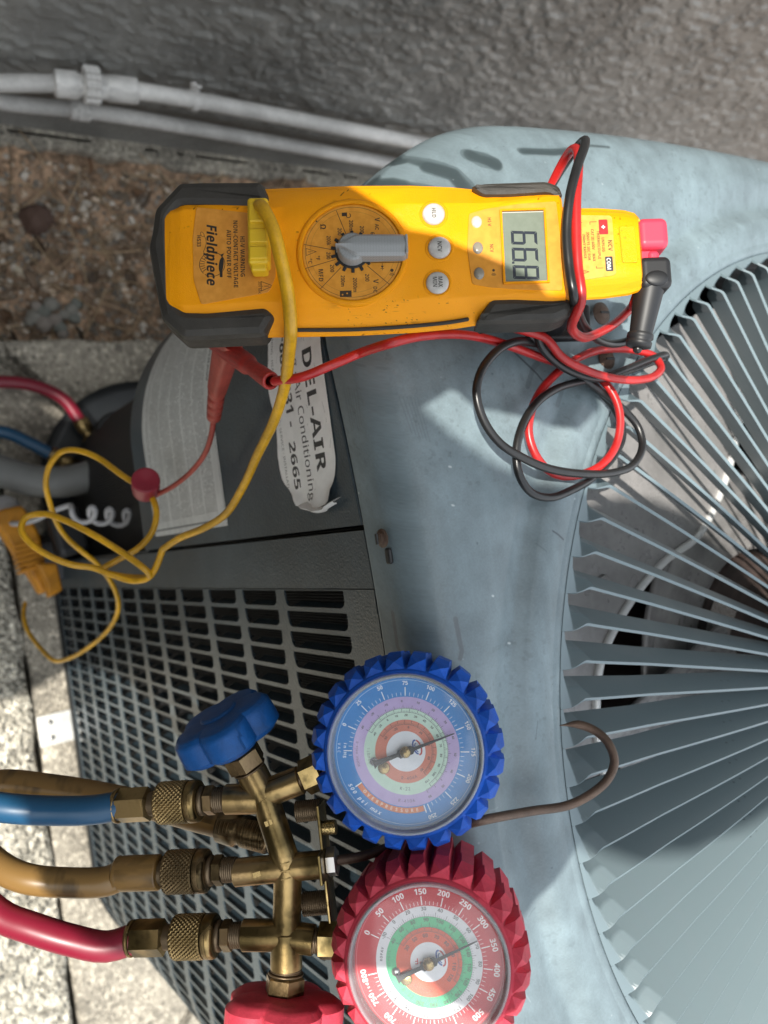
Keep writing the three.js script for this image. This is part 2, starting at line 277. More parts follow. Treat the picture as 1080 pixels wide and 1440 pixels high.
// pipes along the wall
function pipe(name, label, pts, r, extras) {
  const t = thing(name, label, 'pipe', null); part('tube', tube(pts, r, { seg: 80, radial: 18 }), M.pvc, t); if (extras) extras(t); return tagBase(t, pts[0].clone());
}
const up = [onZ(-60, 118, -0.522), onZ(0, 117, -0.522), onZ(90, 118, -0.522), onZ(200, 129, -0.522), onZ(350, 155, -0.522), onZ(540, 192, -0.522), onZ(700, 222, -0.522), onZ(900, 255, -0.522)];
pipe('drain_pipe', 'pale grey plastic pipe with a union coupling and a strap, upper on the wall', up, 0.0098, (t) => {
  const fit = (name, a, b, prof, m = M.pvc, label) => { const A = onZ(...a, -0.522), B = onZ(...b, -0.522); return part(name, aim(boxlessLathe(prof, A.distanceTo(B)), A, B), m, t, label); };
  fit('coupling', [75, 117], [193, 128], [[0.0099, 0], [0.0140, 0.01], [0.0150, 0.03], [0.0150, 0.27], [0.0126, 0.30], [0.0126, 0.34], [0.0172, 0.36], [0.0182, 0.42], [0.0172, 0.53], [0.0134, 0.56], [0.0134, 0.62], [0.0146, 0.64], [0.0146, 0.97], [0.0134, 1], [0.0099, 1.001]]);
  const nut = part('union_nut', (() => { const A = onZ(118, 119, -0.522), B = onZ(134, 121, -0.522), list = []; for (let i = 0; i < 12; i++) { const a = i * Math.PI / 6; list.push(at(rbox(0.004, 0.017, 0.006, 0.001), Math.cos(a) * 0.0172, 0.008, Math.sin(a) * 0.0172, 0, 0, 0)); } return aim(merge(list), A, B); })(), M.pvc, t);
  const c = fit('pipe_strap', [268, 141], [277, 143], [[0.0099, 0], [0.0116, 0.02], [0.0116, 0.98], [0.0099, 1]]);
  const e = onZ(272, 119, -0.525); part('strap_screw', new THREE.SphereGeometry(0.0045, 14, 10).scale(1, 1, 0.6).translate(e.x, e.y, e.z), M.pvc, t);
  const tab = onZ(272, 128, -0.53); part('strap_tab', rbox(0.012, 0.026, 0.003, 0.001, tab.x, tab.y, tab.z), M.pvc, t);
});
function boxlessLathe(prof, L) { return lathe(prof.map(([r, y]) => [r, y * L]), 28); }
pipe('drain_pipe', 'pale grey plastic pipe low on the wall under the coupled pipe', [onZ(-60, 128, -0.53), onZ(0, 143, -0.53), onZ(130, 157, -0.53), onZ(270, 180, -0.53), onZ(400, 203, -0.53), onZ(540, 228, -0.53), onZ(700, 256, -0.53), onZ(900, 290, -0.53)], 0.0092, (t) => {
  const A = onZ(98, 153, -0.53), B = onZ(126, 157, -0.53); part('coupling', aim(boxlessLathe([[0.0093, 0], [0.0122, 0.02], [0.0122, 0.98], [0.0093, 1]], A.distanceTo(B)), A, B), M.pvc, t);
});

{ // litter on the soil: needles and crumbs nobody could count, then the pieces one could
  const top = (x, z) => DIRT_Y - 0.004 + (fbm(x * 14, z * 14, 5, 3) - 0.5) * 0.03 + (fbm(x * 70, z * 70, 8, 3) - 0.5) * 0.016;
  const inst = (name, label, cat, geo, m, n, place) => { const o = new THREE.InstancedMesh(geo, m, n); const d = new THREE.Object3D(), c = new THREE.Color(); for (let i = 0; i < n; i++) { place(d, c, i); d.updateMatrix(); o.setMatrixAt(i, d.matrix); o.setColorAt(i, c); } o.name = name; o.castShadow = o.receiveShadow = true; tag(o, label, cat, null, 'stuff'); scene.add(o); };
  const spot = (d, lift) => { const x = rr(0.12, 0.98), z = rr(-0.515, -0.266); d.position.set(x, top(x, z) + lift, z); };
  const needle = tube([V(-0.035, 0, 0), V(-0.012, 0.002, 0.003), V(0.012, 0.0015, 0.003), V(0.035, 0, 0)], 0.0007, { seg: 6, radial: 4, caps: false });
  const dry = new THREE.MeshStandardMaterial({ roughness: 0.8 });
  inst('pine_needles', 'dry brown needles and straw strewn over the soil by the wall', 'needles', needle, dry, 420, (d, c) => { spot(d, rr(0.001, 0.006)); d.rotation.set(rr(-0.25, 0.25), rr(0, 6.28), rr(-0.25, 0.25)); d.scale.setScalar(rr(0.5, 1.5)); const k = rr(0.4, 1.2); c.setRGB(0.42 * k, 0.30 * k, 0.18 * k); });
  const crumb = new THREE.IcosahedronGeometry(0.004, 1); { const p = crumb.attributes.position; for (let i = 0; i < p.count; i++) { const k = 0.75 + 0.5 * hash(Math.round(p.getX(i) * 9000), Math.round(p.getY(i) * 9000 + p.getZ(i) * 7000), 3); p.setXYZ(i, p.getX(i) * k, p.getY(i) * k * 0.7, p.getZ(i) * k); } crumb.computeVertexNormals(); }
  inst('gravel', 'soil crumbs and grit of mixed browns and greys along the wall', 'gravel', crumb, dry, 5200, (d, c) => { spot(d, 0); d.rotation.set(rr(0, 6), rr(0, 6), rr(0, 6)); d.scale.setScalar(0.3 + 1.3 * Math.pow(rnd(), 3)); const k = 0.3 + 0.9 * Math.pow(rnd(), 2), w = rnd(); c.setRGB(0.54 * k, lerp(0.41, 0.50, w) * k, lerp(0.29, 0.44, w) * k); });
  const leaf = surface(8, 4, (a, b) => { const w = Math.sin(Math.PI * Math.pow(a, 0.8)) * 0.009; const p = V((a - 0.5) * 0.04, 0.004 * Math.sin(a * 5) + 0.006 * Math.pow(b - 0.5, 2) * 4, (b - 0.5) * 2 * w); return p; });
  const leafMat = new THREE.MeshStandardMaterial({ roughness: 0.75, side: THREE.DoubleSide });
  inst('leaf_litter', 'curled dead leaves and bark scraps scattered on the soil', 'leaves', leaf, leafMat, 130, (d, c) => { spot(d, rr(0.001, 0.005)); d.rotation.set(rr(-0.5, 0.5), rr(0, 6.28), rr(-0.5, 0.5)); d.scale.set(rr(0.2, 0.9), rr(0.3, 1), rr(0.25, 0.9)); const k = rr(0.2, 1.0), w = rnd(); c.setRGB(0.27 * k, lerp(0.15, 0.20, w) * k, lerp(0.08, 0.14, w) * k); });
  const stones = [[48, 446, 9], [62, 438, 8], [77, 450, 9], [90, 442, 7], [85, 460, 8], [62, 455, 10], [100, 436, 8], [105, 448, 7], [50, 430, 7], [72, 428, 9], [108, 426, 8], [88, 470, 6], [40, 452, 6]];
  stones.forEach(([px, py, r], i) => {
    const p = onY(px, py, DIRT_Y + 0.004), g = new THREE.IcosahedronGeometry(r * 0.00105, 3), q = g.attributes.position; for (let k = 0; k < q.count; k++) { const f = 1 + 0.5 * (fbm(q.getX(k) * 160 + i * 7 + 50, q.getY(k) * 160 + q.getZ(k) * 110 + 50, i, 3) - 0.5); q.setXYZ(k, q.getX(k) * f, q.getY(k) * f * 0.72, q.getZ(k) * f); } g.computeVertexNormals();
    const o = part(numbered('pebble'), g, new THREE.MeshStandardMaterial({ color: lin(...[[0.20, 0.19, 0.165], [0.15, 0.155, 0.135], [0.22, 0.19, 0.165]][i % 3]), roughness: 0.8 })); o.position.copy(p); tag(o, 'small pale stone in the cluster of pebbles on the soil', 'pebble', 'cluster of pale pebbles on the soil');
  });
  const chip = (name, label, cat, px, py, L, w, col, ry) => { const g = surface(14, 8, (a, b) => { const e = Math.sin(Math.PI * a) ** 0.4 * Math.sin(Math.PI * b) ** 0.4; return V((a - 0.5) * L, e * w * (0.35 + 0.5 * fbm(a * 5, b * 4, px, 3)), (b - 0.5) * w * (0.7 + 0.6 * fbm(a * 4, 1, py, 2))); }); const o = part(numbered(name), g, new THREE.MeshStandardMaterial({ color: lin(...col), roughness: 0.8, side: THREE.DoubleSide })); o.position.copy(onY(px, py, DIRT_Y + 0.004)); o.rotation.y = ry; tag(o, label, cat); };
  chip('wood_chip', 'short pale wood chip on the soil above the pebbles', 'wood chip', 29, 382, 0.022, 0.008, [0.42, 0.36, 0.27], -0.7);
  chip('bark_piece', 'dark red brown lump of bark with a pale broken end', 'bark', 52, 308, 0.040, 0.032, [0.085, 0.048, 0.034], 0.4);
  chip('bark_piece', 'small tan bark flake right of the pebbles', 'bark', 110, 395, 0.022, 0.012, [0.22, 0.13, 0.075], 1.3);
  chip('cement_chip', 'white chip of cement lying on the pad by the red hose', 'chip', 74, 563, 0.026, 0.010, [0.62, 0.60, 0.55], -0.8);
}

// ================================================================ THE CONDENSER UNIT
const UC = V(0.562, 0, 0.1496), UA = 0.352, UR = 0.125, PX = 0.21, RING = 0.285, RIM_Y = 0.741;
const unit = thing('condenser_unit', 'blue grey outdoor air conditioning condenser with a fan grille on top', 'condenser');
const sdf = (x, z, a = UA, r = UR) => { const qx = Math.abs(x) - a + r, qz = Math.abs(z) - a + r; return Math.hypot(Math.max(qx, 0), Math.max(qz, 0)) + Math.min(Math.max(qx, qz), 0) - r; };
function reach(phi, d) { let lo = 0, hi = 0.7; for (let i = 0; i < 34; i++) { const m = (lo + hi) / 2; if (sdf(m * Math.cos(phi), m * Math.sin(phi)) < -d) lo = m; else hi = m; } return lo; }
const coverRows = [['d', -0.0012, 0.7065], ['d', -0.0018, 0.7085], ['d', -0.0012, 0.7225], ['d', 0.0006, 0.7285], ['d', 0.0035, 0.7335], ['d', 0.008, 0.7372], ['d', 0.014, 0.7392], ['d', 0.022, 0.7400],
  ['m', 0.33, 0.7402], ['m', 0.66, 0.7398], ['r', 0.0400, 0.7390], ['r', 0.0355, 0.7376], ['r', 0.0315, 0.7368], ['r', 0.0280, 0.7374], ['r', 0.0235, 0.7412], ['r', 0.0195, 0.7434], ['r', 0.013, 0.7436], ['r', 0.0085, 0.7430], ['r', 0.0066, 0.7424], ['r', 0.0058, 0.7424], ['r', 0.004, 0.7427], ['r', 0.0015, 0.7422], ['r', 0.0, RIM_Y - 0.0003], ['r', -0.0002, RIM_Y - 0.0014]];
const cornerDrop = (x, z) => 0.034 * Math.pow(clamp((Math.hypot(x, z) - 0.335) / 0.12), 1.6);
{
  const R = coverRows.length - 1, n = 420;
  const g = surface(n, R, (a, b) => {
    const phi = a * Math.PI * 2, k = Math.round(b * R), [kind, v, y] = coverRows[k]; let rho;
    if (kind === 'd') rho = reach(phi, v); else if (kind === 'r') rho = RING + v; else rho = lerp(reach(phi, 0.022), RING + 0.042, v);
    const x = rho * Math.cos(phi), z = rho * Math.sin(phi);
    const drop = cornerDrop(x, z) * (k < 3 ? 0.85 : 1);
    const wob = k > 6 && k < 12 ? (fbm(x * 9 + 3, z * 9 + 3, 77, 2) - 0.5) * 0.0012 : 0;
    const p = V(UC.x + x, y - drop + wob, UC.z + z); const sk = k < 5 ? (0.7372 - y) : 0; p.uv = [p.x - sk * x / rho, p.z - sk * z / rho]; return p;
  });
  g.index.array.reverse(); g.computeVertexNormals();
  const uv = g.attributes.uv; for (let i = 0; i < uv.count; i++) uv.setXY(i, (uv.getX(i) - 0.20) / 0.73, (uv.getY(i) + 0.21) / 0.73);
  const map = canvasTex(2048, 2048, (c, w, h) => {
    const im = c.createImageData(w, h), d = im.data;
    for (let j = 0; j < h; j++) for (let i = 0; i < w; i++) {
      const A = fbm(i / 170, j / 170, 41, 4), B = fbm(i / 26, j / 30, 43, 3), S = fbm(i / 9, j / 110, 47, 2), o = (j * w + i) * 4;
      let k = 0.97 + 0.26 * (A - 0.5) + 0.17 * (B - 0.5) + 0.05 * (S - 0.5) + 0.05 * (hash(i >> 1, j >> 1, 8) - 0.5); k -= 0.07 * sstep(0.66, 0.80, fbm(i / 7, j / 7, 49, 2)) * sstep(0.45, 0.65, A); if (hash(i, j, 4) > 0.9994) k += 0.12;
      d[o] = 148 * k; d[o + 1] = 163 * k; d[o + 2] = 168 * k; d[o + 3] = 255;
    }
    c.putImageData(im, 0, 0);
    const U = (p) => [(p.x - 0.20) / 0.73 * w, (p.z + 0.21) / 0.73 * h];
    const stroke = (pts, wd, col, blur = 0) => { c.strokeStyle = col; c.lineCap = 'round'; c.lineJoin = 'round'; c.lineWidth = wd; c.shadowColor = col; c.shadowBlur = blur; c.beginPath(); pts.forEach(([a, b], i) => { const q = U(onY(a, b, 0.735)); i ? c.lineTo(...q) : c.moveTo(...q); }); c.stroke(); c.shadowBlur = 0; };
    // wiped smears near the corner by the wall
    for (const [pts, wd] of [[[[596, 222], [612, 240], [634, 252], [636, 262]], 26], [[[640, 208], [664, 226], [676, 250], [678, 268]], 28], [[[690, 198], [704, 208], [718, 218]], 26], [[[752, 200], [790, 207], [812, 206]], 12]]) { for (let k = 0; k < 5; k++) stroke(pts.map(([a, b]) => [a + rr(-3, 3), b + rr(-3, 3)]), wd * rr(0.5, 1.0), 'rgba(70,80,83,0.36)', 6); }
    stroke([[815, 199], [840, 200], [862, 204]], 4, 'rgba(70,78,80,0.55)', 3);
    for (let i = 0; i < 6; i++) stroke([[576 + i * 4, 552 + i], [588 + i * 4, 606 + i * 3]], 1.2, 'rgba(90,102,108,0.22)', 3);
    for (const [a, b] of [[735, 545], [780, 570], [757, 562]]) stroke([[a, b], [a + 8, b - 26], [a + 14, b - 32]], 8, 'rgba(84,90,92,0.28)', 6);
    stroke([[718, 497], [748, 528], [757, 540]], 2.5, 'rgba(70,74,78,0.55)', 1); stroke([[776, 760], [766, 752], [760, 748]], 2, 'rgba(60,64,70,0.6)', 1); stroke([[634, 870], [642, 915], [640, 925]], 6, 'rgba(96,92,92,0.35)', 4);
    for (let i = 0; i < 420; i++) { const q = [rr(0, w), rr(0, h)]; c.strokeStyle = rnd() > 0.6 ? 'rgba(215,225,228,0.30)' : 'rgba(70,80,86,0.30)'; c.lineWidth = rr(0.6, 1.8); c.beginPath(); c.moveTo(...q); c.lineTo(q[0] + rr(-14, 14), q[1] + rr(-22, 22)); c.stroke(); }
    for (let i = 0; i < 520; i++) { c.fillStyle = rnd() > 0.35 ? `rgba(62,70,74,${rr(0.15, 0.5)})` : `rgba(232,236,236,${rr(0.3, 0.8)})`; c.beginPath(); c.ellipse(rr(0, w), rr(0, h), rr(0.6, 1.9), rr(0.6, 1.9), 0, 0, 7); c.fill(); }
    for (const [a, b] of [[700, 618], [642, 710], [694, 838], [722, 905], [640, 655], [770, 650]]) { const q = U(onY(a, b, 0.74)); c.fillStyle = 'rgba(235,238,236,0.9)'; c.beginPath(); c.ellipse(q[0], q[1], 2.6, 1.4, 0.3, 0, 7); c.fill(); }
  });
  map.flipY = false; map.needsUpdate = true;
  M.cover = new THREE.MeshPhysicalMaterial({ color: lin(0.535, 0.565, 0.58), map, roughness: 0.50, roughnessMap: scaled(ROUGH, 4), bumpMap: scaled(N1, 6), bumpScale: 0.0006 });
  part('top_cover', g, M.cover, unit);
}
{ // radial fan grille: 95 twisted sheet strips, one shape shared by all
  const N = 95, seg = 64, hub = 0.055, half = Math.PI / N, th = 0.0016;
  const ring = []; for (let i = 0; i <= seg; i++) ring.push(Math.pow(i / seg, 2.6));
  const across = [-1, -0.72, -0.44, -0.16, 0.12, 0.4, 0.68, 0.985], secn = [...across.map((t) => [t, -0.5]), [1, 0], ...across.slice().reverse().map((t) => [t, 0.5])], NS = secn.length;
  const g = surface(seg, NS, (a, b) => {
    const e = ring[Math.round(a * seg)] * (RING - hub), r = RING - e, tau = 1.04 * sstep(0.0006, 0.0115, e), hw = lerp(r * half, Math.max(r * half * 1.02, 0.0078), sstep(0.004, 0.03, e));
    const yc = RIM_Y - 0.0006 + 0.016 * Math.sin(clamp(e / 0.23) * Math.PI * 0.55) - 0.30 * hw * Math.sin(tau);
    const corner = secn[Math.round(b * NS) % NS];
    const c = Math.cos(tau), s = Math.sin(tau), tt = corner[0] * hw, nn = corner[1] * th;
    // tangential direction: raised edge runs ahead (+ towards decreasing angle)
    const T = tt * c - nn * s, Y = tt * s + nn * c, phi = -T / r;
    const p = V(r * Math.cos(phi), yc + Y, r * Math.sin(phi)); p.uv = [e, tt]; return p;
  });
  const gg = toCreasedNormals(g, 0.85);
  for (let k = 0; k < N; k++) { const o = part(k ? `grille_fin_${String(k).padStart(3, '0')}` : 'grille_fin', gg, M.fin, unit); o.position.copy(UC); o.rotation.y = -(k + 0.30) * 2 * half; }
  part('grille_hub', at(lathe([[0, -0.004], [0.058, -0.004], [0.064, 0.002], [0.060, 0.008], [0, 0.012]], 48), UC.x, RIM_Y + 0.012, UC.z), M.fin, unit);
}
{ // inside: throat, blades, motor, coil
  part('fan_throat', at(lathe([[RING + 0.012, -0.005], [RING + 0.004, -0.012], [RING - 0.002, -0.05], [RING + 0.006, -0.09], [RING + 0.02, -0.10]], 96), UC.x, RIM_Y, UC.z), M.galv, unit);
  const edge = [[0.560, -0.100], [0.520, -0.020], [0.492, 0.018], [0.461, 0.043], [0.425, 0.054], [0.393, 0.070], [0.368, 0.089], [0.355, 0.104], [0.349, 0.120], [0.345, 0.142], [0.346, 0.165]].map(([x, z]) => [x - UC.x, z - UC.z]);
  const outer = []; for (let i = 0; i <= 14; i++) { const a = lerp(3.09, 4.70, i / 14); outer.push([0.262 * Math.cos(a), 0.262 * Math.sin(a)]); }
  const blade = () => {
    const s = new THREE.Shape(); s.moveTo(...edge[0]); s.splineThru(edge.slice(1).map((p) => new THREE.Vector2(...p))); for (const p of outer) s.lineTo(...p); s.closePath();
    const b = ext(s, 0.0016, 0.0003); return boxUV(b.rotateX(Math.PI / 2));   // shape y -> z
  };
  const bg = blade(), lip = tube(edge.map(([x, z]) => V(x, 0.0008, z)), 0.0026, { seg: 50, radial: 8 });
  for (let k = 0; k < 3; k++) {
    const b = part(k ? `fan_blade_00${k}` : 'fan_blade', bg, M.galv, unit); b.position.set(UC.x, 0.700, UC.z); b.rotation.y = -k * 2.0944;
    part('blade_edge', lip, M.galvBright, b);
    const rv = onY(848, 822, 0.70); part('rivet', at(lathe([[0.0055, 0], [0.0058, 0.0012], [0.0045, 0.0022], [0.0035, 0.0012], [0, 0.0026]], 18), rv.x - UC.x, 0, rv.z - UC.z), M.galv, b);
    part('blade_arm', at(rbox(0.13, 0.004, 0.05, 0.002), -0.125, -0.012, 0.0, 0, 0.35, 0.05), M.galv, b);
  }
  part('fan_motor', at(lathe([[0, 0.004], [0.06, 0.002], [0.078, -0.008], [0.084, -0.02], [0.084, -0.13], [0.07, -0.15], [0, -0.15]], 48), UC.x, 0.682, UC.z), M.motor, unit);
  part('fan_hub_plate', at(lathe([[0.085, 0], [0.088, 0.002], [0.138, 0.0035], [0.142, 0.001], [0.138, -0.001], [0.088, -0.002], [0.085, 0]], 72), UC.x, 0.672, UC.z), M.galv, unit);
  part('motor_hub', at(lathe([[0, 0.02], [0.022, 0.02], [0.025, 0.016], [0.025, 0]], 24), UC.x, 0.684, UC.z), M.galv, unit);
  const label = canvasTex(256, 320, (c, w, h) => { c.fillStyle = '#b5aca6'; c.fillRect(0, 0, w, h); c.fillStyle = '#4c4644'; for (let j = 14; j < h; j += 13) for (let i = 12; i < w - 20;) { const l = rr(8, 40); c.fillRect(i, j, l, 5); i += l + rr(5, 12); } c.fillStyle = '#5a4b48'; c.fillRect(0, 0, 24, h); });
  const lg = surface(20, 2, (a, b) => { const t = lerp(3.55, 3.95, a); return V(UC.x + lerp(0.064, 0.079, b) * 1.0 * Math.cos(t) * (b ? 1 : 1), 0.6835 - 0.0085 * b, UC.z + lerp(0.064, 0.079, b) * Math.sin(t)); });
  part('motor_label', lg, new THREE.MeshStandardMaterial({ map: label, roughness: 0.6, side: THREE.DoubleSide }), unit);
  const wall = surface(160, 1, (a, b) => { const phi = a * Math.PI * 2, rho = reach(phi, 0.030), p = V(UC.x + rho * Math.cos(phi), lerp(0.02, 0.705, b), UC.z + rho * Math.sin(phi)); p.uv = [a * 2.6, p.y]; return p; });
  M.coil.side = THREE.DoubleSide; M.coil.bumpMap.repeat.set(60, 1);
  part('coil', wall, M.coil, unit);
  part('top_deck', at(new THREE.RingGeometry(RING + 0.004, 0.315, 80).rotateX(-Math.PI / 2), UC.x, 0.705, UC.z), M.dark, unit);
  const base = surface(160, 4, (a, b) => { const phi = a * Math.PI * 2, k = Math.round(b * 4), rho = [reach(phi, 0.004), reach(phi, -0.003), reach(phi, -0.003), reach(phi, 0.01), 0][k]; const p = V(UC.x + rho * Math.cos(phi), [0.001, 0.003, 0.017, 0.0175, 0.0175][k], UC.z + rho * Math.sin(phi)); p.uv = [p.x, p.z + p.y]; return p; });
  M.baseSteel = M.panel.clone(); M.baseSteel.color = lin(0.014, 0.017, 0.02); M.baseSteel.side = THREE.DoubleSide; part('base_pan', base, M.baseSteel, unit);
}
// side sheets follow the rounded plan: s = metres along from the seam at z = SEAM (towards -z when negative)
const SEAM = 0.0055;
function along(s) {
  const zTop = UC.z - UA + UR, zBot = UC.z + UA - UR, x0 = PX; let z = SEAM + s;
  if (z >= zTop && z <= zBot) return { x: x0, z, n: [-1, 0] };
  const arc = UR * Math.PI / 2;
  if (z > zBot) { const q = z - zBot; if (q < arc) { const a = q / UR; return { x: x0 + UR - UR * Math.cos(a), z: zBot + UR * Math.sin(a), n: [-Math.cos(a), Math.sin(a)] }; } return { x: x0 + UR + q - arc, z: zBot + UR, n: [0, 1] }; }
  const q = zTop - z; if (q < arc) { const a = q / UR; return { x: x0 + UR - UR * Math.cos(a), z: zTop - UR * Math.sin(a), n: [-Math.cos(a), -Math.sin(a)] }; } return { x: x0 + UR + q - arc, z: zTop - UR, n: [0, -1] };
}
const onSheet = (s, y, off = 0) => { const p = along(s); return V(p.x + p.n[0] * off, y, p.z + p.n[1] * off); };
function sheet(s0, s1, y0, y1, off, n, thick = 0.0012, m = 6) {     // folded sheet with edges turned in
  return surface(n, m + 4, (a, b) => { const k = Math.round(b * (m + 4)), s = lerp(s0, s1, a); let y, o = off; if (k === 0) { y = y0 + 0.0008; o = off - 0.012; } else if (k === 1) { y = y0; o = off - 0.0008; } else if (k === m + 3) { y = y1; o = off - 0.0008; } else if (k === m + 4) { y = y1 - 0.0008; o = off - 0.012; } else y = lerp(y0 + 0.0008, y1 - 0.0008, (k - 2) / m); const q0 = along(s); if (y1 > 0.7) y -= Math.max(0, (y - 0.6) / 0.106) * cornerDrop(q0.x - UC.x, q0.z - UC.z); const p = onSheet(s, y, o); p.uv = [s, y]; return p; });
}
{
  const sv = sheet(-0.001, -0.62, 0.365, 0.7062, 0.0015, 120); part('service_panel', sv, M.panel, unit);
  // edge fold of the service panel along the seam
  part('panel_fold', boxUV(rbox(0.014, 0.341, 0.0016, 0.0006, PX + 0.006, 0.5355, SEAM - 0.0016)), M.panel, unit);
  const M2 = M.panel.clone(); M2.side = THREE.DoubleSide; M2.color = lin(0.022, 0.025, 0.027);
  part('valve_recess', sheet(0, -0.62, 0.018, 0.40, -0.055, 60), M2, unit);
  part('recess_side', boxUV(rbox(0.056, 0.348, 0.002, 0.0006, PX + 0.029, 0.192, SEAM + 0.0004)), M.panel, unit);
  // louvred sheet: plain flange, then slotted strips
  part('louver_flange', boxUV(sheet(0.0018, 0.030, 0.018, 0.7062, 0.0008, 6)), M.panel, unit);
  const P = 0.0117, bot = [0.610, 0.551, 0.494, 0.438, 0.384, 0.332, 0.281, 0.230, 0.178, 0.127, 0.076, 0.025], tops = [0.677, ...bot.slice(0, -1).map((b) => b - 0.011)];
  const shape = new THREE.Shape(); shape.moveTo(0, 0.018); shape.lineTo(P, 0.018); shape.lineTo(P, 0.7062); shape.lineTo(0, 0.7062); shape.closePath();
  bot.forEach((b, k) => { const t = tops[k], h = new THREE.Path(), z0 = 0.0006, z1 = 0.0098; h.moveTo(z0, t - 0.0005); h.lineTo(z0, b + 0.001); h.quadraticCurveTo(z0, b, z0 + 0.0015, b); h.lineTo(z1 - 0.004, b + 0.0005); h.quadraticCurveTo(z1, b + 0.001, z1, b + 0.005); h.lineTo(z1, t - 0.006); h.quadraticCurveTo(z1, t, z1 - 0.005, t); h.lineTo(z0 + 0.0005, t); h.closePath(); shape.holes.push(h); });
  const front = new THREE.ExtrudeGeometry(shape, { depth: 0.0010, bevelEnabled: false, curveSegments: 5 });
  const lips = []; bot.forEach((b, k) => { const t = tops[k]; lips.push(at(new THREE.BoxGeometry(0.0010, t - b - 0.003, 0.008), 0, 0, -0.004, 0, 0.42, 0).translate(0.0104, (t + b) / 2, 0)); });
  const strip = boxUV(merge([front, ...lips])); // local: x along the sheet, y up, z outward
  let i = 0; for (let s = 0.0305; s < 0.98; s += P) {
    const a = along(s), b = along(s + P), o = part(i ? `louver_strip_${String(i).padStart(3, '0')}` : 'louver_strip', strip, M.panel, unit); i++;
    const dx = b.x - a.x, dz = b.z - a.z, ang = Math.atan2(-dz, dx); o.position.set(a.x + a.n[0] * 0.0002, 0, a.z + a.n[1] * 0.0002); o.rotation.y = ang; o.rotation.order = 'YXZ';
    o.scale.y = 1 - cornerDrop(a.x - UC.x, a.z - UC.z) / 0.7062;
    const outz = V(Math.sin(ang), 0, Math.cos(ang)); if (outz.x * a.n[0] + outz.z * a.n[1] < 0) { o.rotation.y = ang + Math.PI; o.position.set(b.x + b.n[0] * 0.0002, 0, b.z + b.n[1] * 0.0002); }
  }
}
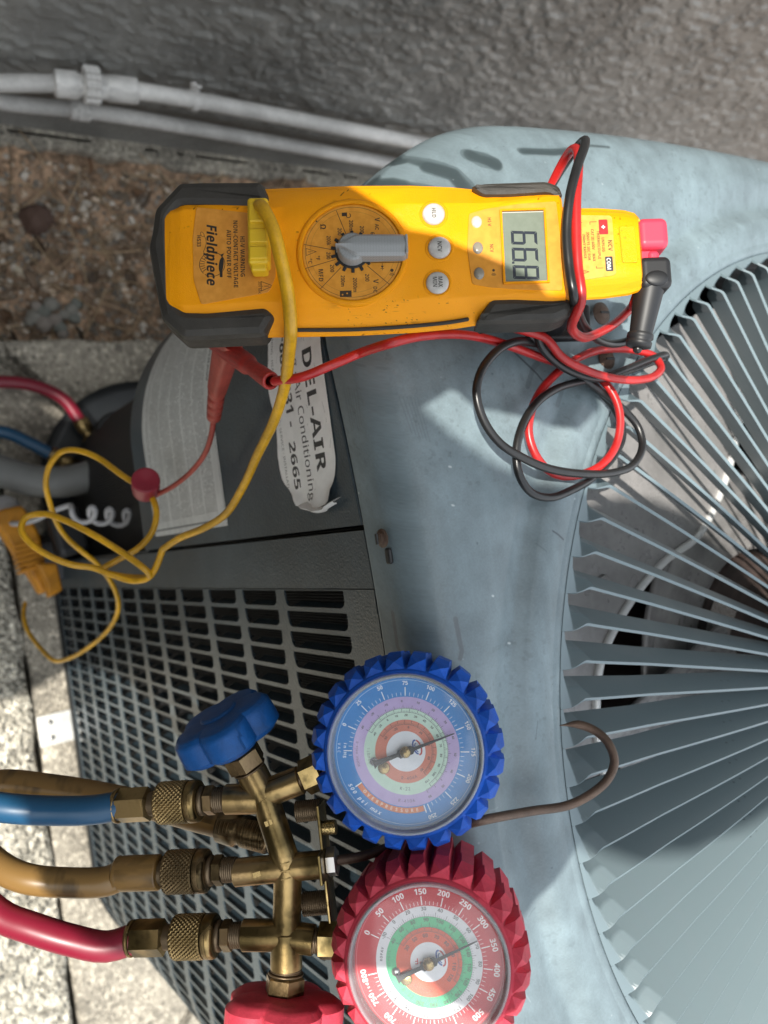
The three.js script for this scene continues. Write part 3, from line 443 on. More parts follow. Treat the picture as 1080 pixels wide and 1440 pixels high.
{ // stickers
  const caution = canvasTex(1024, 1400, (c, w, h) => {
    c.fillStyle = '#d2d5d4'; c.fillRect(0, 0, w, h); c.strokeStyle = '#5d6264'; c.lineWidth = 5; c.strokeRect(20, 20, w - 40, h - 40);
    c.fillStyle = '#33383a'; const cols = [[60, 330], [370, 640], [680, 960]];
    c.font = 'bold 34px sans-serif'; c.textAlign = 'center'; c.fillText('WARNING', w / 2, 78); c.font = '22px sans-serif'; c.textAlign = 'left';
    const words = 'electrical shock hazard disconnect all power before servicing use copper conductors only suitable for outdoor use this unit must be grounded according to local code factory charged with refrigerant see instructions keep clear of shrubs and debris allow air to move freely service by trained personnel only'.split(' ');
    let k = 0; for (let y = 120; y < h - 60; y += 25) { if ((y - 120) % 225 < 25) { c.fillStyle = '#d6d9d8'; c.fillRect(40, y - 22, w - 80, 24); c.fillStyle = '#33383a'; continue; } let x = 46; while (x < w - 120) { const t = words[k++ % words.length]; c.fillText(t, x, y); x += c.measureText(t).width + 7; } }
    c.globalAlpha = 0.5; for (let i = 0; i < 900; i++) { c.fillStyle = rnd() > 0.5 ? '#d2d5d5' : '#868b8c'; c.beginPath(); c.ellipse(rr(0, w), rr(0, h), rr(1, 7), rr(1, 6), rr(0, 3), 0, 7); c.fill(); } c.globalAlpha = 1; grain(c, w, h, 24, 7);
  });
  const L = surface(60, 12, (a, b) => { const s = lerp(-0.0105, -0.235, a), y = lerp(0.3975, 0.541, b), p = onSheet(s, y, 0.0019); p.uv = [1 - b, 1 - a]; p.uv = [a, b]; return p; });
  part('warning_label', L, new THREE.MeshPhysicalMaterial({ map: caution, roughness: 0.42, side: THREE.DoubleSide }), unit, 'long grey warning label full of fine print');
  caution.center.set(0.5, 0.5);
  const shop = canvasTex(1400, 620, (c, w, h) => {
    c.fillStyle = '#eef0ef'; c.fillRect(0, 0, w, h);
    c.fillStyle = '#26292c'; c.textBaseline = 'alphabetic'; const T = (s, x, y, f, sx, mw) => { c.save(); c.translate(x, y); c.scale(sx, 1); c.font = f; c.fillText(s, 0, 0, mw / sx); c.restore(); };
    T('DEL-AIR', 560, 205, 'bold 132px sans-serif', 1.5, 650); T('Heating · Air Conditioning', 330, 318, '84px sans-serif', 1.15, 1020); T('1-888-831 -', 380, 445, 'bold 116px sans-serif', 1.1, 560); T('2665', 1010, 465, 'bold 96px sans-serif', 1.3, 270);
    c.globalAlpha = 0.6; T('SALES · SERVICE · INSTALLATION', 800, 548, '32px sans-serif', 1.1, 520); T('AIR CONDITIONING · HEATING', 200, 548, '32px sans-serif', 1.1, 540); c.globalAlpha = 1;
    c.strokeStyle = 'rgba(120,125,126,0.5)'; c.lineWidth = 3; for (let i = 0; i < 26; i++) { const x = rr(0, w), y = rr(0, h); c.beginPath(); c.moveTo(x, y); c.lineTo(x + rr(-60, 60), y + rr(-20, 20)); c.stroke(); }
    grain(c, w, h, 20, 9);
  });
  // torn outline: top edge towards the seam is ragged; x runs along the panel, y up
  const n = 40, tornBottom = (t) => 0.6245 + 0.0015 * Math.sin(t * 21) + 0.0012 * (fbm(t * 30, 2, 3, 2) - 0.5) + 0.012 * sstep(0.90, 1, t) , S0 = -0.150, S1 = -0.0175;
  const sg = surface(n, 8, (a, b) => { const s = lerp(S0, S1, a) + (0.006 * Math.sin(b * 3.1) + 0.002 * (fbm(b * 9, 7, 3, 3) - 0.5)) * sstep(0.8, 1, a), y = lerp(tornBottom(a), 0.6845 - 0.006 * sstep(0.85, 1, a), b), p = onSheet(s, y, 0.0021 + 0.0035 * sstep(0.93, 1, a) * (0.5 + 0.5 * Math.sin(b * 14))); p.uv = [(s - S0) / (S1 + 0.006 - S0), (y - 0.622) / 0.064]; return p; });
  part('shop_sticker', sg, new THREE.MeshPhysicalMaterial({ map: shop, roughness: 0.38, side: THREE.DoubleSide }), unit, 'torn silver shop sticker with black lettering');
  part('torn_flap', surface(10, 4, (a, b) => { const p = onSheet(-0.0165 + 0.004 * Math.sin(a * 3) + b * 0.003, lerp(0.650, 0.684, a), 0.0022 + 0.006 * Math.sin(b * 2.6) + 0.001 * Math.sin(a * 17)); return p; }), new THREE.MeshStandardMaterial({ color: lin(0.62, 0.63, 0.62), roughness: 0.5, side: THREE.DoubleSide }), unit);
}
{ // screws and brackets
  const s = onX(537, 757, PX - 0.004);
  const q = part('cover_screw', [lathe([[0, 0.0026], [0.0020, 0.0025], [0.0031, 0.0018], [0.0031, 0.0009], [0.0044, 0.0006], [0.0044, 0]], 18).rotateZ(Math.PI / 2)], M.rustSteel, unit); q.position.copy(s).setX(PX - 0.0035);
  part('screw_slot', rbox(0.001, 0.0016, 0.005, 0.0003, -0.0036, 0.0004, 0), M.black, q);
  part('slot_hole', at(rbox(0.0024, 0.0040, 0.0075, 0.0018), PX - 0.0018, s.y + 0.0005, s.z + 0.0085), M.black, unit);
  const b = thingBracket(); function thingBracket() { const g = merge([boxUV(rbox(0.044, 0.003, 0.036, 0.0012, 0.192, 0.0025, 0.199)), boxUV(rbox(0.003, 0.024, 0.036, 0.0012, 0.2105, 0.013, 0.199))]); return part('hold_down_bracket', g, M.white, unit, 'white hold-down bracket screwed to the pad'); }
  for (const z of [0.190, 0.208]) part('bracket_bolt', at(lathe([[0, 0.003], [0.002, 0.003], [0.003, 0.0015], [0.003, 0]], 12), 0.183, 0.004, z), M.steel, b);
  for (const [px, py] of [[853, 506], [845, 441]]) { const p = onY(px, py, 0.7425); const k = part('cover_screw', [lathe([[0, 0.0028], [0.0030, 0.0026], [0.0044, 0.0014], [0.0060, 0.0008], [0.0060, 0]], 18)], M.rustSteel, unit); k.name = 'cover_screw_00' + (py % 7); k.position.copy(p); part('screw_slot', rbox(0.0064, 0.0008, 0.0012, 0.0002, 0, 0.0027, 0), M.black, k); }
}
tagBase(unit, V(UC.x, 0, UC.z));

// ================================================================ THE MULTIMETER, leaning over the rounded corner
const meter = thing('multimeter', 'yellow and black multimeter lying across the corner of the unit, its display reading 66.8', 'multimeter');
const MU = V(0.8294, 0.5486, 0.1059), MW = V(-0.5369, 0.8350, -0.1207), MV = V(-0.1547, 0.0432, 0.9870), MO = V(0.1889, 0.7517, -0.1076);
{ // exact orthonormal frame: x along the meter (top of the text), y out of its face, z across
  MU.normalize(); MW.addScaledVector(MU, -MW.dot(MU)).normalize(); MV.crossVectors(MU, MW);
}
const mw = (u, w, v) => MO.clone().addScaledVector(MU, u / 1000).addScaledVector(MW, w / 1000).addScaledVector(MV, v / 1000);
const mm = (g) => g.scale(0.001, 0.001, 0.001);
function flatShape(pts, r, w0, w1, bevel) { return mm(ext(poly(pts.map(([u, v]) => [v, u]), r), w1 - w0, bevel).rotateX(-Math.PI / 2).rotateY(-Math.PI / 2).scale(1, 1, 1)).translate(0, w0 / 1000, 0); }
// shape (v, u) extruded along z: rotateX(-90): (v, w, -u); rotateY(-90) -> (x = u..., z = v)
{
  const st = [[-78, 17, 22, -3], [-77.3, 18.6, 25, -0.6], [-75, 20.2, 28.4, 0], [-69, 21.6, 31, 0], [-55, 21.5, 32.4, 0], [-40, 20.6, 32.4, 0], [-25, 21.8, 32.6, 0], [0, 22.8, 32.8, 0], [25, 21.6, 32.2, 0], [42, 20.4, 31, 0], [54, 20.0, 29.4, 0], [66, 20.6, 28.6, 0], [80, 21.8, 28.6, 0], [86.5, 22.2, 28.2, 0], [87.6, 21.4, 27, -0.8], [88.2, 17, 21.5, -2], [90, 15.8, 20.2, -2.2], [104, 15.4, 19.8, -2.2], [115, 14.6, 18.6, -2.2], [119.4, 13.4, 17.2, -3], [121.2, 11, 15, -6], [121.6, 8, 12, -9]];
  const sec = (f, B, t) => { const half = [[f * 0.5, t], [f - 1.6, t], [f - 0.4, t - 0.3], [f + 0.5, t - 0.9], [B - 2.2, -5.2], [B - 1.5, -5.9], [B - 0.3, -6.6], [B, -8.2], [B - 1.6, -12.5], [B - 5.5, -21], [B - 9, -28], [B - 12.5, -31], [f * 0.3, -31.5]]; return [...half, ...half.slice().reverse().map(([v, w]) => [-v, w])]; };
  const n = st.length - 1, S = 66, prof = st.map(([u, f, B, t]) => sec(f, B, t)), m = prof[0].length;
  const smooth = (a) => { const x = a * n, i = Math.min(n - 1, Math.floor(x)), k = x - i; return [i, k]; };
  const g = surface(n * 2, m, (a, b) => { const [i, k] = smooth(a), j = Math.round(b * m) % m, A = prof[i][j], B = prof[i + 1][j], p = V(lerp(st[i][0], st[i + 1][0], k), lerp(A[1], B[1], k), lerp(A[0], B[0], k)).multiplyScalar(0.001); p.uv = [p.x + p.y, p.z - p.y]; return p; });
  const cap = (i) => { const s = new THREE.Shape(prof[i].map(([v, w]) => new THREE.Vector2(v, w))), q = new THREE.ShapeGeometry(s).rotateY(Math.PI / 2).scale(1, 1, -1).translate(st[i][0], 0, 0); return mm(q); };
  part('body', [toCreasedNormals(g, 0.75), cap(0), cap(n)], M.yellow, meter);
  // dark rubber grips
  part('grip', boxUV(flatShape([[-37, -33.0], [-60, -33.6], [-71.5, -33.6], [-82, -22], [-83.2, -12], [-84.6, -6], [-81.5, 12], [-79, 25.5], [-70, 34.4], [-37, 33.8], [-32.2, 25.6], [-36, 21.4], [-60, 23.0], [-70, 22.4], [-73.6, 17], [-75, -16.5], [-71, -22.6], [-60, -22.2], [-38, -20.8], [-33.5, -24.2]], 2.0, -17, -0.3, 3.4)), M.grip, meter);
  part('grip', boxUV(flatShape([[50, -28.4], [56, -29.4], [82, -29.6], [87.4, -27.2], [88.6, -22.6], [85.6, -22.2], [82.5, -24.2], [66, -23.6], [55, -23.8]], 2, -16, -0.9, 1.8)), M.grip, meter);
  part('grip', boxUV(flatShape([[49.5, 30.4], [56, 31.2], [82, 31.4], [88.4, 28.8], [90.0, 22.4], [86, 20.8], [82, 22.0], [66, 20.8], [56, 20.9]], 2, -17, -0.5, 3)), M.grip, meter);
  part('side_groove', mm(tube([V(-28, -4.9, 30.6), V(0, -4.8, 31.2), V(25, -4.8, 30.4), V(40, -4.6, 29.3), V(46.5, -4.4, 28.4)], 0.85, { seg: 40, radial: 8 })), M.grip, meter);
  // bottom left label
  const U = (pt) => pt;
  const LB = [[-64, -21.4], [-38.5, -17.6], [-33.2, -10.6], [-31.4, 0], [-31.9, 10], [-34.6, 16.2], [-62.2, 20.6], [-65.2, 10], [-65.6, -8]];
  const base = '#d08a2c';
  const tex = (w, h, draw) => canvasTex(w, h, draw);
  const labelMat = (t, r = 0.42) => new THREE.MeshPhysicalMaterial({ map: t, roughness: r, clearcoat: 0.15, clearcoatRoughness: 0.4 });
  const t1 = tex(1000, 840, (c, w, h) => { // 44 mm x 37 mm, v -22..22, u -66..-29
    c.fillStyle = base; c.fillRect(0, 0, w, h); const X = (v) => (v + 22) / 44 * w, Y = (u) => (-29 - u) / 37 * h;
    c.fillStyle = '#2a1d0c'; c.textAlign = 'center';
    c.fillStyle = '#150d04'; c.font = 'bold 56px sans-serif'; c.fillText('HI-V WARNING', X(0.6), Y(-46.0), 430); c.fillText('NON-CONTACT VOLTAGE', X(-0.6), Y(-48.8), 725); c.fillText('AUTO POWER OFF', X(-0.6), Y(-51.6), 515);
    c.font = '34px sans-serif'; c.fillText('TYPE K', X(-2.5), Y(-38.6)); c.fillText('30V MAX', X(14.4), Y(-38.8), 150);
    c.strokeStyle = '#2a1d0c'; c.lineWidth = 5; c.beginPath(); c.moveTo(X(11.6), Y(-37.6)); c.lineTo(X(15.6), Y(-37.6)); c.lineTo(X(13.6), Y(-32.8)); c.closePath(); c.stroke(); c.beginPath(); c.moveTo(X(13.6), Y(-34.4)); c.lineTo(X(13.6), Y(-36.4)); c.stroke(); c.fillRect(X(13.45), Y(-36.9), 7, 6);
    c.fillStyle = '#1b1713'; c.font = 'italic bold 128px sans-serif'; c.fillText('Fieldpiece', X(-0.8), Y(-59.6) + 4, 600); c.lineWidth = 3; c.strokeStyle = '#1b1713'; c.strokeText('Fieldpiece', X(-0.8), Y(-59.6) + 4, 600);
    c.font = 'bold 50px sans-serif'; c.fillText('HS33', X(-6.6), Y(-63.8), 150);
    // round emblem with a leaping fish behind the lettering
    c.lineWidth = 6; c.strokeStyle = '#2a1d0c'; const ex = X(3.6), ey = Y(-57.6); c.beginPath(); c.arc(ex, ey, 118, 2.4, 6.9); c.stroke(); c.beginPath(); c.arc(ex, ey, 88, 2.2, 3.1); c.stroke(); c.beginPath(); c.arc(ex, ey, 118, 0.75, 2.4); c.stroke(); for (let i = 0; i < 7; i++) { const a = 0.9 + i * 0.25; c.beginPath(); c.moveTo(ex + 70 * Math.cos(a), ey + 70 * Math.sin(a)); c.lineTo(ex + 112 * Math.cos(a), ey + 112 * Math.sin(a)); c.stroke(); }
    c.fillStyle = '#1b1713'; c.beginPath(); c.ellipse(ex + 8, ey - 84, 74, 22, 0.12, 0, 7); c.fill(); c.beginPath(); c.moveTo(ex - 60, ey - 90); c.lineTo(ex - 104, ey - 112); c.lineTo(ex - 92, ey - 78); c.closePath(); c.fill(); c.fillRect(ex + 66, ey - 96, 62, 26);
    c.lineWidth = 4; c.beginPath(); c.moveTo(X(-9), Y(-61)); c.quadraticCurveTo(X(-6), Y(-59), X(-2), Y(-61.2)); c.quadraticCurveTo(X(0.5), Y(-60), X(1), Y(-59)); c.stroke(); c.beginPath(); c.ellipse(X(-9.4), Y(-61.6), 26, 14, -0.5, 0, 7); c.stroke();
    grain(c, w, h, 26, 5);
  });
  const plate = (name, pts, r, top, t, box, mt) => { const g = flatShape(pts, r, -0.6, top, 0.12); planar(g, 2, 0, box[0] / 1000, box[1] / 1000, box[2] / 1000, box[3] / 1000); return part(name, g, mt || labelMat(t), meter); };
  plate('base_label', LB, 1.4, 0.32, t1, [-22, -66, 44, 37]);
  // rotary dial
  const t2 = tex(1200, 1200, (c, w, h) => { // 42 mm square
    c.fillStyle = '#cf8a22'; c.fillRect(0, 0, w, h); const s = w / 42, X = (v) => w / 2 + v * s, Y = (u) => h / 2 - u * s, ink = '#2c1c08';
    const px = (x, y) => [X((y - 525) / 7.2 / 3.4), Y((x - 505) / 7.2 / 3.4)];      // from the close view of the dial
    c.strokeStyle = ink; c.fillStyle = ink; c.lineWidth = 6; c.beginPath(); c.arc(w / 2, h / 2, 19.4 * s, 0, 7); c.lineWidth = 4; c.stroke();
    c.globalAlpha = 0.35; c.lineWidth = 3; c.beginPath(); c.arc(w / 2, h / 2, 17.4 * s, 0, 7); c.stroke(); c.globalAlpha = 1; c.lineWidth = 7;
    for (const [a, b] of [[[352, 80], [455, 365]], [[20, 432], [320, 500]], [[30, 685], [330, 600]], [[170, 908], [385, 685]], [[885, 895], [650, 675]], [[1005, 650], [690, 645]]]) { c.beginPath(); c.moveTo(...px(...a)); c.lineTo(...px(...b)); c.stroke(); }
    c.textAlign = 'center'; c.textBaseline = 'middle'; const T = (s2, x, y, f, m) => { c.font = f; c.fillText(s2, ...px(x, y), m); };
    T('Ω', 215, 250, 'bold 92px sans-serif'); T('200', 380, 307, 'bold 66px sans-serif', 96); T('200k', 268, 398, 'bold 66px sans-serif', 120); T('200', 262, 558, 'bold 66px sans-serif', 92); T('200', 296, 692, 'bold 66px sans-serif', 96); T('200m', 400, 828, 'bold 66px sans-serif', 142); T('2000m', 522, 872, 'bold 66px sans-serif', 180); T('200', 645, 800, 'bold 66px sans-serif', 96); T('600', 712, 362, 'bold 66px sans-serif', 100); T('200', 606, 292, 'bold 66px sans-serif', 96); T('200m', 498, 248, 'bold 66px sans-serif', 142);
    T('V', 765, 190, 'bold 84px sans-serif'); T('AC', 758, 268, 'bold 60px sans-serif', 86); T('V', 730, 840, 'bold 84px sans-serif'); T('DC', 722, 926, 'bold 60px sans-serif', 86); T('MFD', 182, 760, 'bold 76px sans-serif', 160); T('°F', 158, 580, 'bold 62px sans-serif'); T('°C', 78, 610, 'bold 62px sans-serif');
    c.lineWidth = 6; c.beginPath(); c.moveTo(...px(40, 475)); c.lineTo(...px(40, 550)); c.lineTo(...px(140, 512)); c.closePath(); c.stroke(); c.beginPath(); c.moveTo(...px(56, 512)); c.lineTo(...px(104, 512)); c.stroke();
    { const [x, y] = px(435, 135); c.fillRect(x - 34, y - 30, 44, 62); c.beginPath(); c.arc(x + 4, y - 46, 26, 3.6, 8.2); c.lineWidth = 9; c.stroke(); }
    { const [x, y] = px(425, 965); c.fillRect(x - 42, y - 70, 76, 136); c.fillStyle = '#cf8a22'; c.beginPath(); c.arc(x - 8, y - 18, 10, 0, 7); c.arc(x + 6, y + 36, 10, 0, 7); c.fill(); c.fillStyle = ink; }
    { const [x, y] = px(800, 690); c.lineWidth = 6; c.beginPath(); c.moveTo(x - 44, y); c.lineTo(x + 44, y); c.moveTo(x + 22, y - 20); c.lineTo(x + 22, y + 20); c.stroke(); c.beginPath(); c.moveTo(x + 20, y); c.lineTo(x - 12, y - 18); c.lineTo(x - 12, y + 18); c.fill(); }
    { const [x, y] = px(895, 730); c.beginPath(); c.arc(x, y, 20, 0, 7); c.fill(); c.lineWidth = 5; for (const r of [30, 42, 54]) { c.beginPath(); c.arc(x + 6, y, r, -0.6, 0.6); c.stroke(); } }
    { const [x, y] = px(150, 190); c.beginPath(); c.arc(x, y, 11, 0, 7); c.fill(); }
    grain(c, w, h, 26, 6);
  });
  const disc = mm(lathe([[0, 0.35], [20.3, 0.35], [20.6, 0.1], [20.6, -1]], 72)); planar(disc, 2, 0, -0.021, -0.021, 0.042, 0.042); part('dial_plate', disc, labelMat(t2), meter);
  part('dial_rim', mm(lathe([[20.7, -1], [20.7, 0.7], [21.3, 1.0], [22.4, 0.85], [23.1, 0.2], [23.3, -1]], 80)), M.yellow, meter);
  const gear = []; gear.push(mm(lathe([[0, 1.0], [7.0, 1.0], [7.2, 0.6], [7.2, 0]], 40))); for (let i = 0; i < 14; i++) { const a = i / 14 * 6.283 + 0.22; gear.push(mm(at(rbox(2.2, 0.9, 1.3, 0.3), Math.cos(a) * 7.9, 0.5, Math.sin(a) * 7.9, 0, -a, 0))); } part('dial_gear', gear, M.black, meter);
  const knob = part('dial_knob', mm(lathe([[0, 6.4], [5.0, 6.2], [5.9, 5.4], [6.3, 0.8]], 40)), M.knobGrey, meter);
  const ptr = surface(30, 10, (a, b) => { const u = lerp(-6.6, 22.4, a), hw = 4.6 * Math.min(1, sstep(0, 0.34, a) * 1.0 + 0.06) * (1 - 0.22 * sstep(0.95, 1, a)) * (a > 0.999 ? 0.9 : 1), k = Math.abs(b - 0.5) * 2, s = Math.sign(b - 0.5), h = lerp(8.6, 7.0, a); let v, w; if (k < 0.75) { v = s * hw * (k / 0.75) * 0.93; w = h - 0.9 * (k / 0.75); } else if (k < 0.95) { v = s * hw; w = h - 1.8; } else { v = s * (hw + 0.15); w = 0.8; } return V(u, w, v); });
  part('pointer', [mm(toCreasedNormals(ptr, 0.5)), mm(at(rbox(1.2, 6.4, 8.0, 0.5), 22.0, 3.9, 0))], M.knobGrey, knob);
  // three round buttons
  [['HLD', 34, -15.4], ['NCV', 35.8, -0.8], ['MAX MIN', 34.4, 14.3]].forEach(([s, u, v]) => {
    const t = tex(256, 256, (c, w, h) => { c.fillStyle = '#b4b0aa'; c.fillRect(0, 0, w, h); c.fillStyle = '#3a3733'; c.textAlign = 'center'; c.textBaseline = 'middle'; c.font = 'bold 62px sans-serif'; const q = s.split(' '); q.forEach((l, i) => c.fillText(l, w / 2, h / 2 + (i - (q.length - 1) / 2) * 58, 118)); grain(c, w, h, 40, u); });
    const b = mm(lathe([[0, 1.65], [2.6, 1.6], [4.1, 1.25], [4.65, 0.5], [4.7, -0.5]], 40)); planar(b, 2, 0, -0.005, -0.005, 0.01, 0.01); const o = part('button', b, labelMat(t, 0.36), meter); o.position.set(u / 1000, 0, v / 1000);
    part('button_well', mm(lathe([[4.75, -0.4], [4.8, 0.18], [5.5, 0.22], [5.9, 0.02], [5.95, -0.5]], 40)), M.yellow, o);
  });
  // display surround, lamps and display
  const PLT = [[48.6, -15.2], [56, -17.2], [70, -18.9], [85, -19.6], [86, 0], [85.4, 19], [70, 18.2], [56, 16.8], [48.6, 15.2], [47.2, 0]];
  const t3 = tex(1000, 1000, (c, w, h) => { c.fillStyle = '#d28b20'; c.fillRect(0, 0, w, h); const X = (v) => (v + 20) / 40 * w, Y = (u) => (87 - u) / 40 * h; c.fillStyle = '#3a2408'; c.textAlign = 'center'; c.font = 'bold 48px sans-serif'; c.fillText('HI-V', X(-11.4), Y(56.2), 100); c.fillText('NCV', X(0), Y(56.6), 90); c.beginPath(); c.arc(X(9.6), Y(57.6), 14, 0, 7); c.fill(); c.lineWidth = 5; c.strokeStyle = '#3a2408'; for (const r of [24, 34, 44]) { c.beginPath(); c.arc(X(10), Y(57.6), r, -0.6, 0.6); c.stroke(); } grain(c, w, h, 22, 8); });
  plate('display_surround', PLT, 1.2, 0.34, t3, [-20, 47, 40, 40]);
  for (const v of [-11.5, -0.2, 10.8]) { const l = mm(lathe([[0, 0.95], [1.3, 0.85], [2.1, 0.5], [2.35, 0]], 28)); const o = part('lamp', l, M.knobGrey.clone(), meter); o.material.color = lin(...(v < -5 ? [0.62, 0.60, 0.52] : [0.30, 0.27, 0.22])); o.material.roughness = 0.22; o.material.clearcoat = 0.6; o.scale.set(0.92, 1, 1.12); o.position.set(0.0516, 0.00034, v / 1000); }
  const lcd = tex(900, 520, (c, w, h) => { // v -15.6..14.9, u 62.2..79.4
    c.fillStyle = '#71796c'; c.fillRect(0, 0, w, h); c.fillStyle = 'rgba(60,66,60,0.75)'; c.fillRect(0, 0, w, 8); c.fillRect(0, 0, 14, h); c.fillStyle = '#b9b7aa'; c.fillRect(14, 0, 10, h);
    c.fillStyle = '#2b3038'; const seg = { 6: 'afgedc', 8: 'abcdefg' };
    const dig = (x, y, W, H, n) => { const t = 36, m = 5, q = (pts) => { c.beginPath(); pts.forEach(([a, b], i) => (i ? c.lineTo(x + a, y + b) : c.moveTo(x + a, y + b))); c.closePath(); c.fill(); }; for (const s of seg[n]) ({ a: () => q([[m, 0], [W - m, 0], [W - t, t], [t, t]]), d: () => q([[m, H], [W - m, H], [W - t, H - t], [t, H - t]]), g: () => q([[t * 0.7, H / 2 - t / 2], [W - t * 0.7, H / 2 - t / 2], [W - m, H / 2], [W - t * 0.7, H / 2 + t / 2], [t * 0.7, H / 2 + t / 2], [m, H / 2]]), f: () => q([[0, m], [t, t], [t, H / 2 - t / 2 - 3], [0, H / 2 - 3]]), b: () => q([[W, m], [W - t, t], [W - t, H / 2 - t / 2 - 3], [W, H / 2 - 3]]), e: () => q([[0, H - m], [t, H - t], [t, H / 2 + t / 2 + 3], [0, H / 2 + 3]]), c: () => q([[W, H - m], [W - t, H - t], [W - t, H / 2 + t / 2 + 3], [W, H / 2 + 3]]) })[s](); };
    c.save(); c.transform(1, 0, -0.06, 1, 18, 0); dig(258, 100, 172, 318, 6); dig(470, 100, 172, 318, 6); dig(690, 100, 172, 318, 8); c.restore(); c.fillRect(640, 392, 26, 30);
    grain(c, w, h, 10, 3);
  });
  const win = flatShape([[62, -15.8], [79.6, -15.8], [79.6, 15.1], [62, 15.1]], 0.2, -0.4, 0.42, 0.03); planar(win, 2, 0, -0.0158, 0.062, 0.0309, 0.0176); const dsp = part('display', win, new THREE.MeshPhysicalMaterial({ map: lcd, roughness: 0.25, clearcoat: 1, clearcoatRoughness: 0.06, specularIntensity: 0.5 }), meter);
  const fr = poly([[-16.5, 61.2], [15.8, 61.2], [15.8, 80.3], [-16.5, 80.3]], 0.5); fr.holes.push(new THREE.Path(poly([[-15.6, 62.2], [14.9, 62.2], [14.9, 79.4], [-15.6, 79.4]], 0.2).getPoints(4))); part('display_frame', mm(ext(fr, 1.0, 0.2).rotateX(-Math.PI / 2).rotateY(-Math.PI / 2)).translate(0, 0.00025, 0), M.yellow, dsp);
  // head label
  const HP = [[90.2, -14.6], [107.6, -13.8], [108.4, -12.8], [108.6, 11.4], [107.6, 12.2], [91.4, 14.4]];
  const t4 = tex(1000, 680, (c, w, h) => { // v -15..15, u 89..109.4
    c.fillStyle = '#d29a3c'; c.fillRect(0, 0, w, h); c.textAlign = 'center'; c.textBaseline = 'middle'; const P = (x, y) => [(y - 100) / 1140 * 0.94 * w + 12, h - ((x - 165) / 720 * 0.9 * h + 40)];
    c.fillStyle = '#c8181c'; { const [x, y] = P(725, 335); c.beginPath(); c.roundRect(x - 108, y - 62, 216, 124, 16); c.fill(); c.fillStyle = '#f4e0dc'; c.fillRect(x - 26, y - 8, 52, 16); c.fillRect(x - 8, y - 26, 16, 52); }
    c.fillStyle = '#2b2a2c'; { const [x, y] = P(780, 985); c.beginPath(); c.roundRect(x - 106, y - 52, 212, 104, 16); c.fill(); c.fillStyle = '#d8d4cc'; c.font = 'bold 76px sans-serif'; c.fillText('COM', x, y + 4, 190); }
    c.fillStyle = '#2c200c'; c.font = 'bold 80px sans-serif'; c.fillText('NCV', ...P(815, 660), 190); c.fillStyle = '#1c1408'; c.font = 'bold 52px sans-serif'; c.fillText('UNPLUG', ...P(705, 645), 230); c.fillText('THERMOCOUPLE', ...P(632, 650), 450); c.fillText('CAT III 600V    MAX', ...P(540, 650), 600); c.fillText('350V/15 SEC FOR', ...P(462, 665), 500); c.fillText('200mV RANGE', ...P(398, 665), 430);
    c.strokeStyle = '#2c200c'; c.lineWidth = 8; const L = (...q) => { c.beginPath(); q.forEach((p, i) => (i ? c.lineTo(...P(...p)) : c.moveTo(...P(...p)))); c.stroke(); }; L([620, 240], [510, 240], [510, 290]); L([680, 1055], [570, 1055], [570, 1020]); L([260, 665], [350, 665]); L([290, 600], [290, 735]); L([270, 1050], [270, 1175], [440, 1115], [270, 1050]); L([310, 1115], [390, 1115]); L([260, 215], [375, 245], [260, 295]);
    grain(c, w, h, 24, 12);
  });
  { const g = flatShape(HP, 0.8, -2.6, -1.88, 0.1); planar(g, 2, 0, -0.015, 0.089, 0.030, 0.0204); part('head_label', g, labelMat(t4), meter); }
  part('head_pad', boxUV(flatShape([[111, -9], [117.5, -9], [118, 7], [111.4, 7]], 1.2, -3, -1.75, 0.3)), M.yellow, meter);
  // hanger clip folded under the head
  part('hanger_clip', boxUV(mm(merge([rbox(26, 6, 22, 2, 84, -40, 6), rbox(10, 30, 18, 2, 96, -56, 6), rbox(22, 6, 18, 2, 104, -70, 8)]))), M.plugBlack, meter);
  meter.quaternion.setFromRotationMatrix(new THREE.Matrix4().makeBasis(MU, MW, MV)); meter.position.copy(MO);
}
function lead(name, label) { return thing(name, label, 'test lead'); }
const Y = (px, py, h) => onY(px, py, 0.743 + h / 1000);             // h millimetres above the top cover
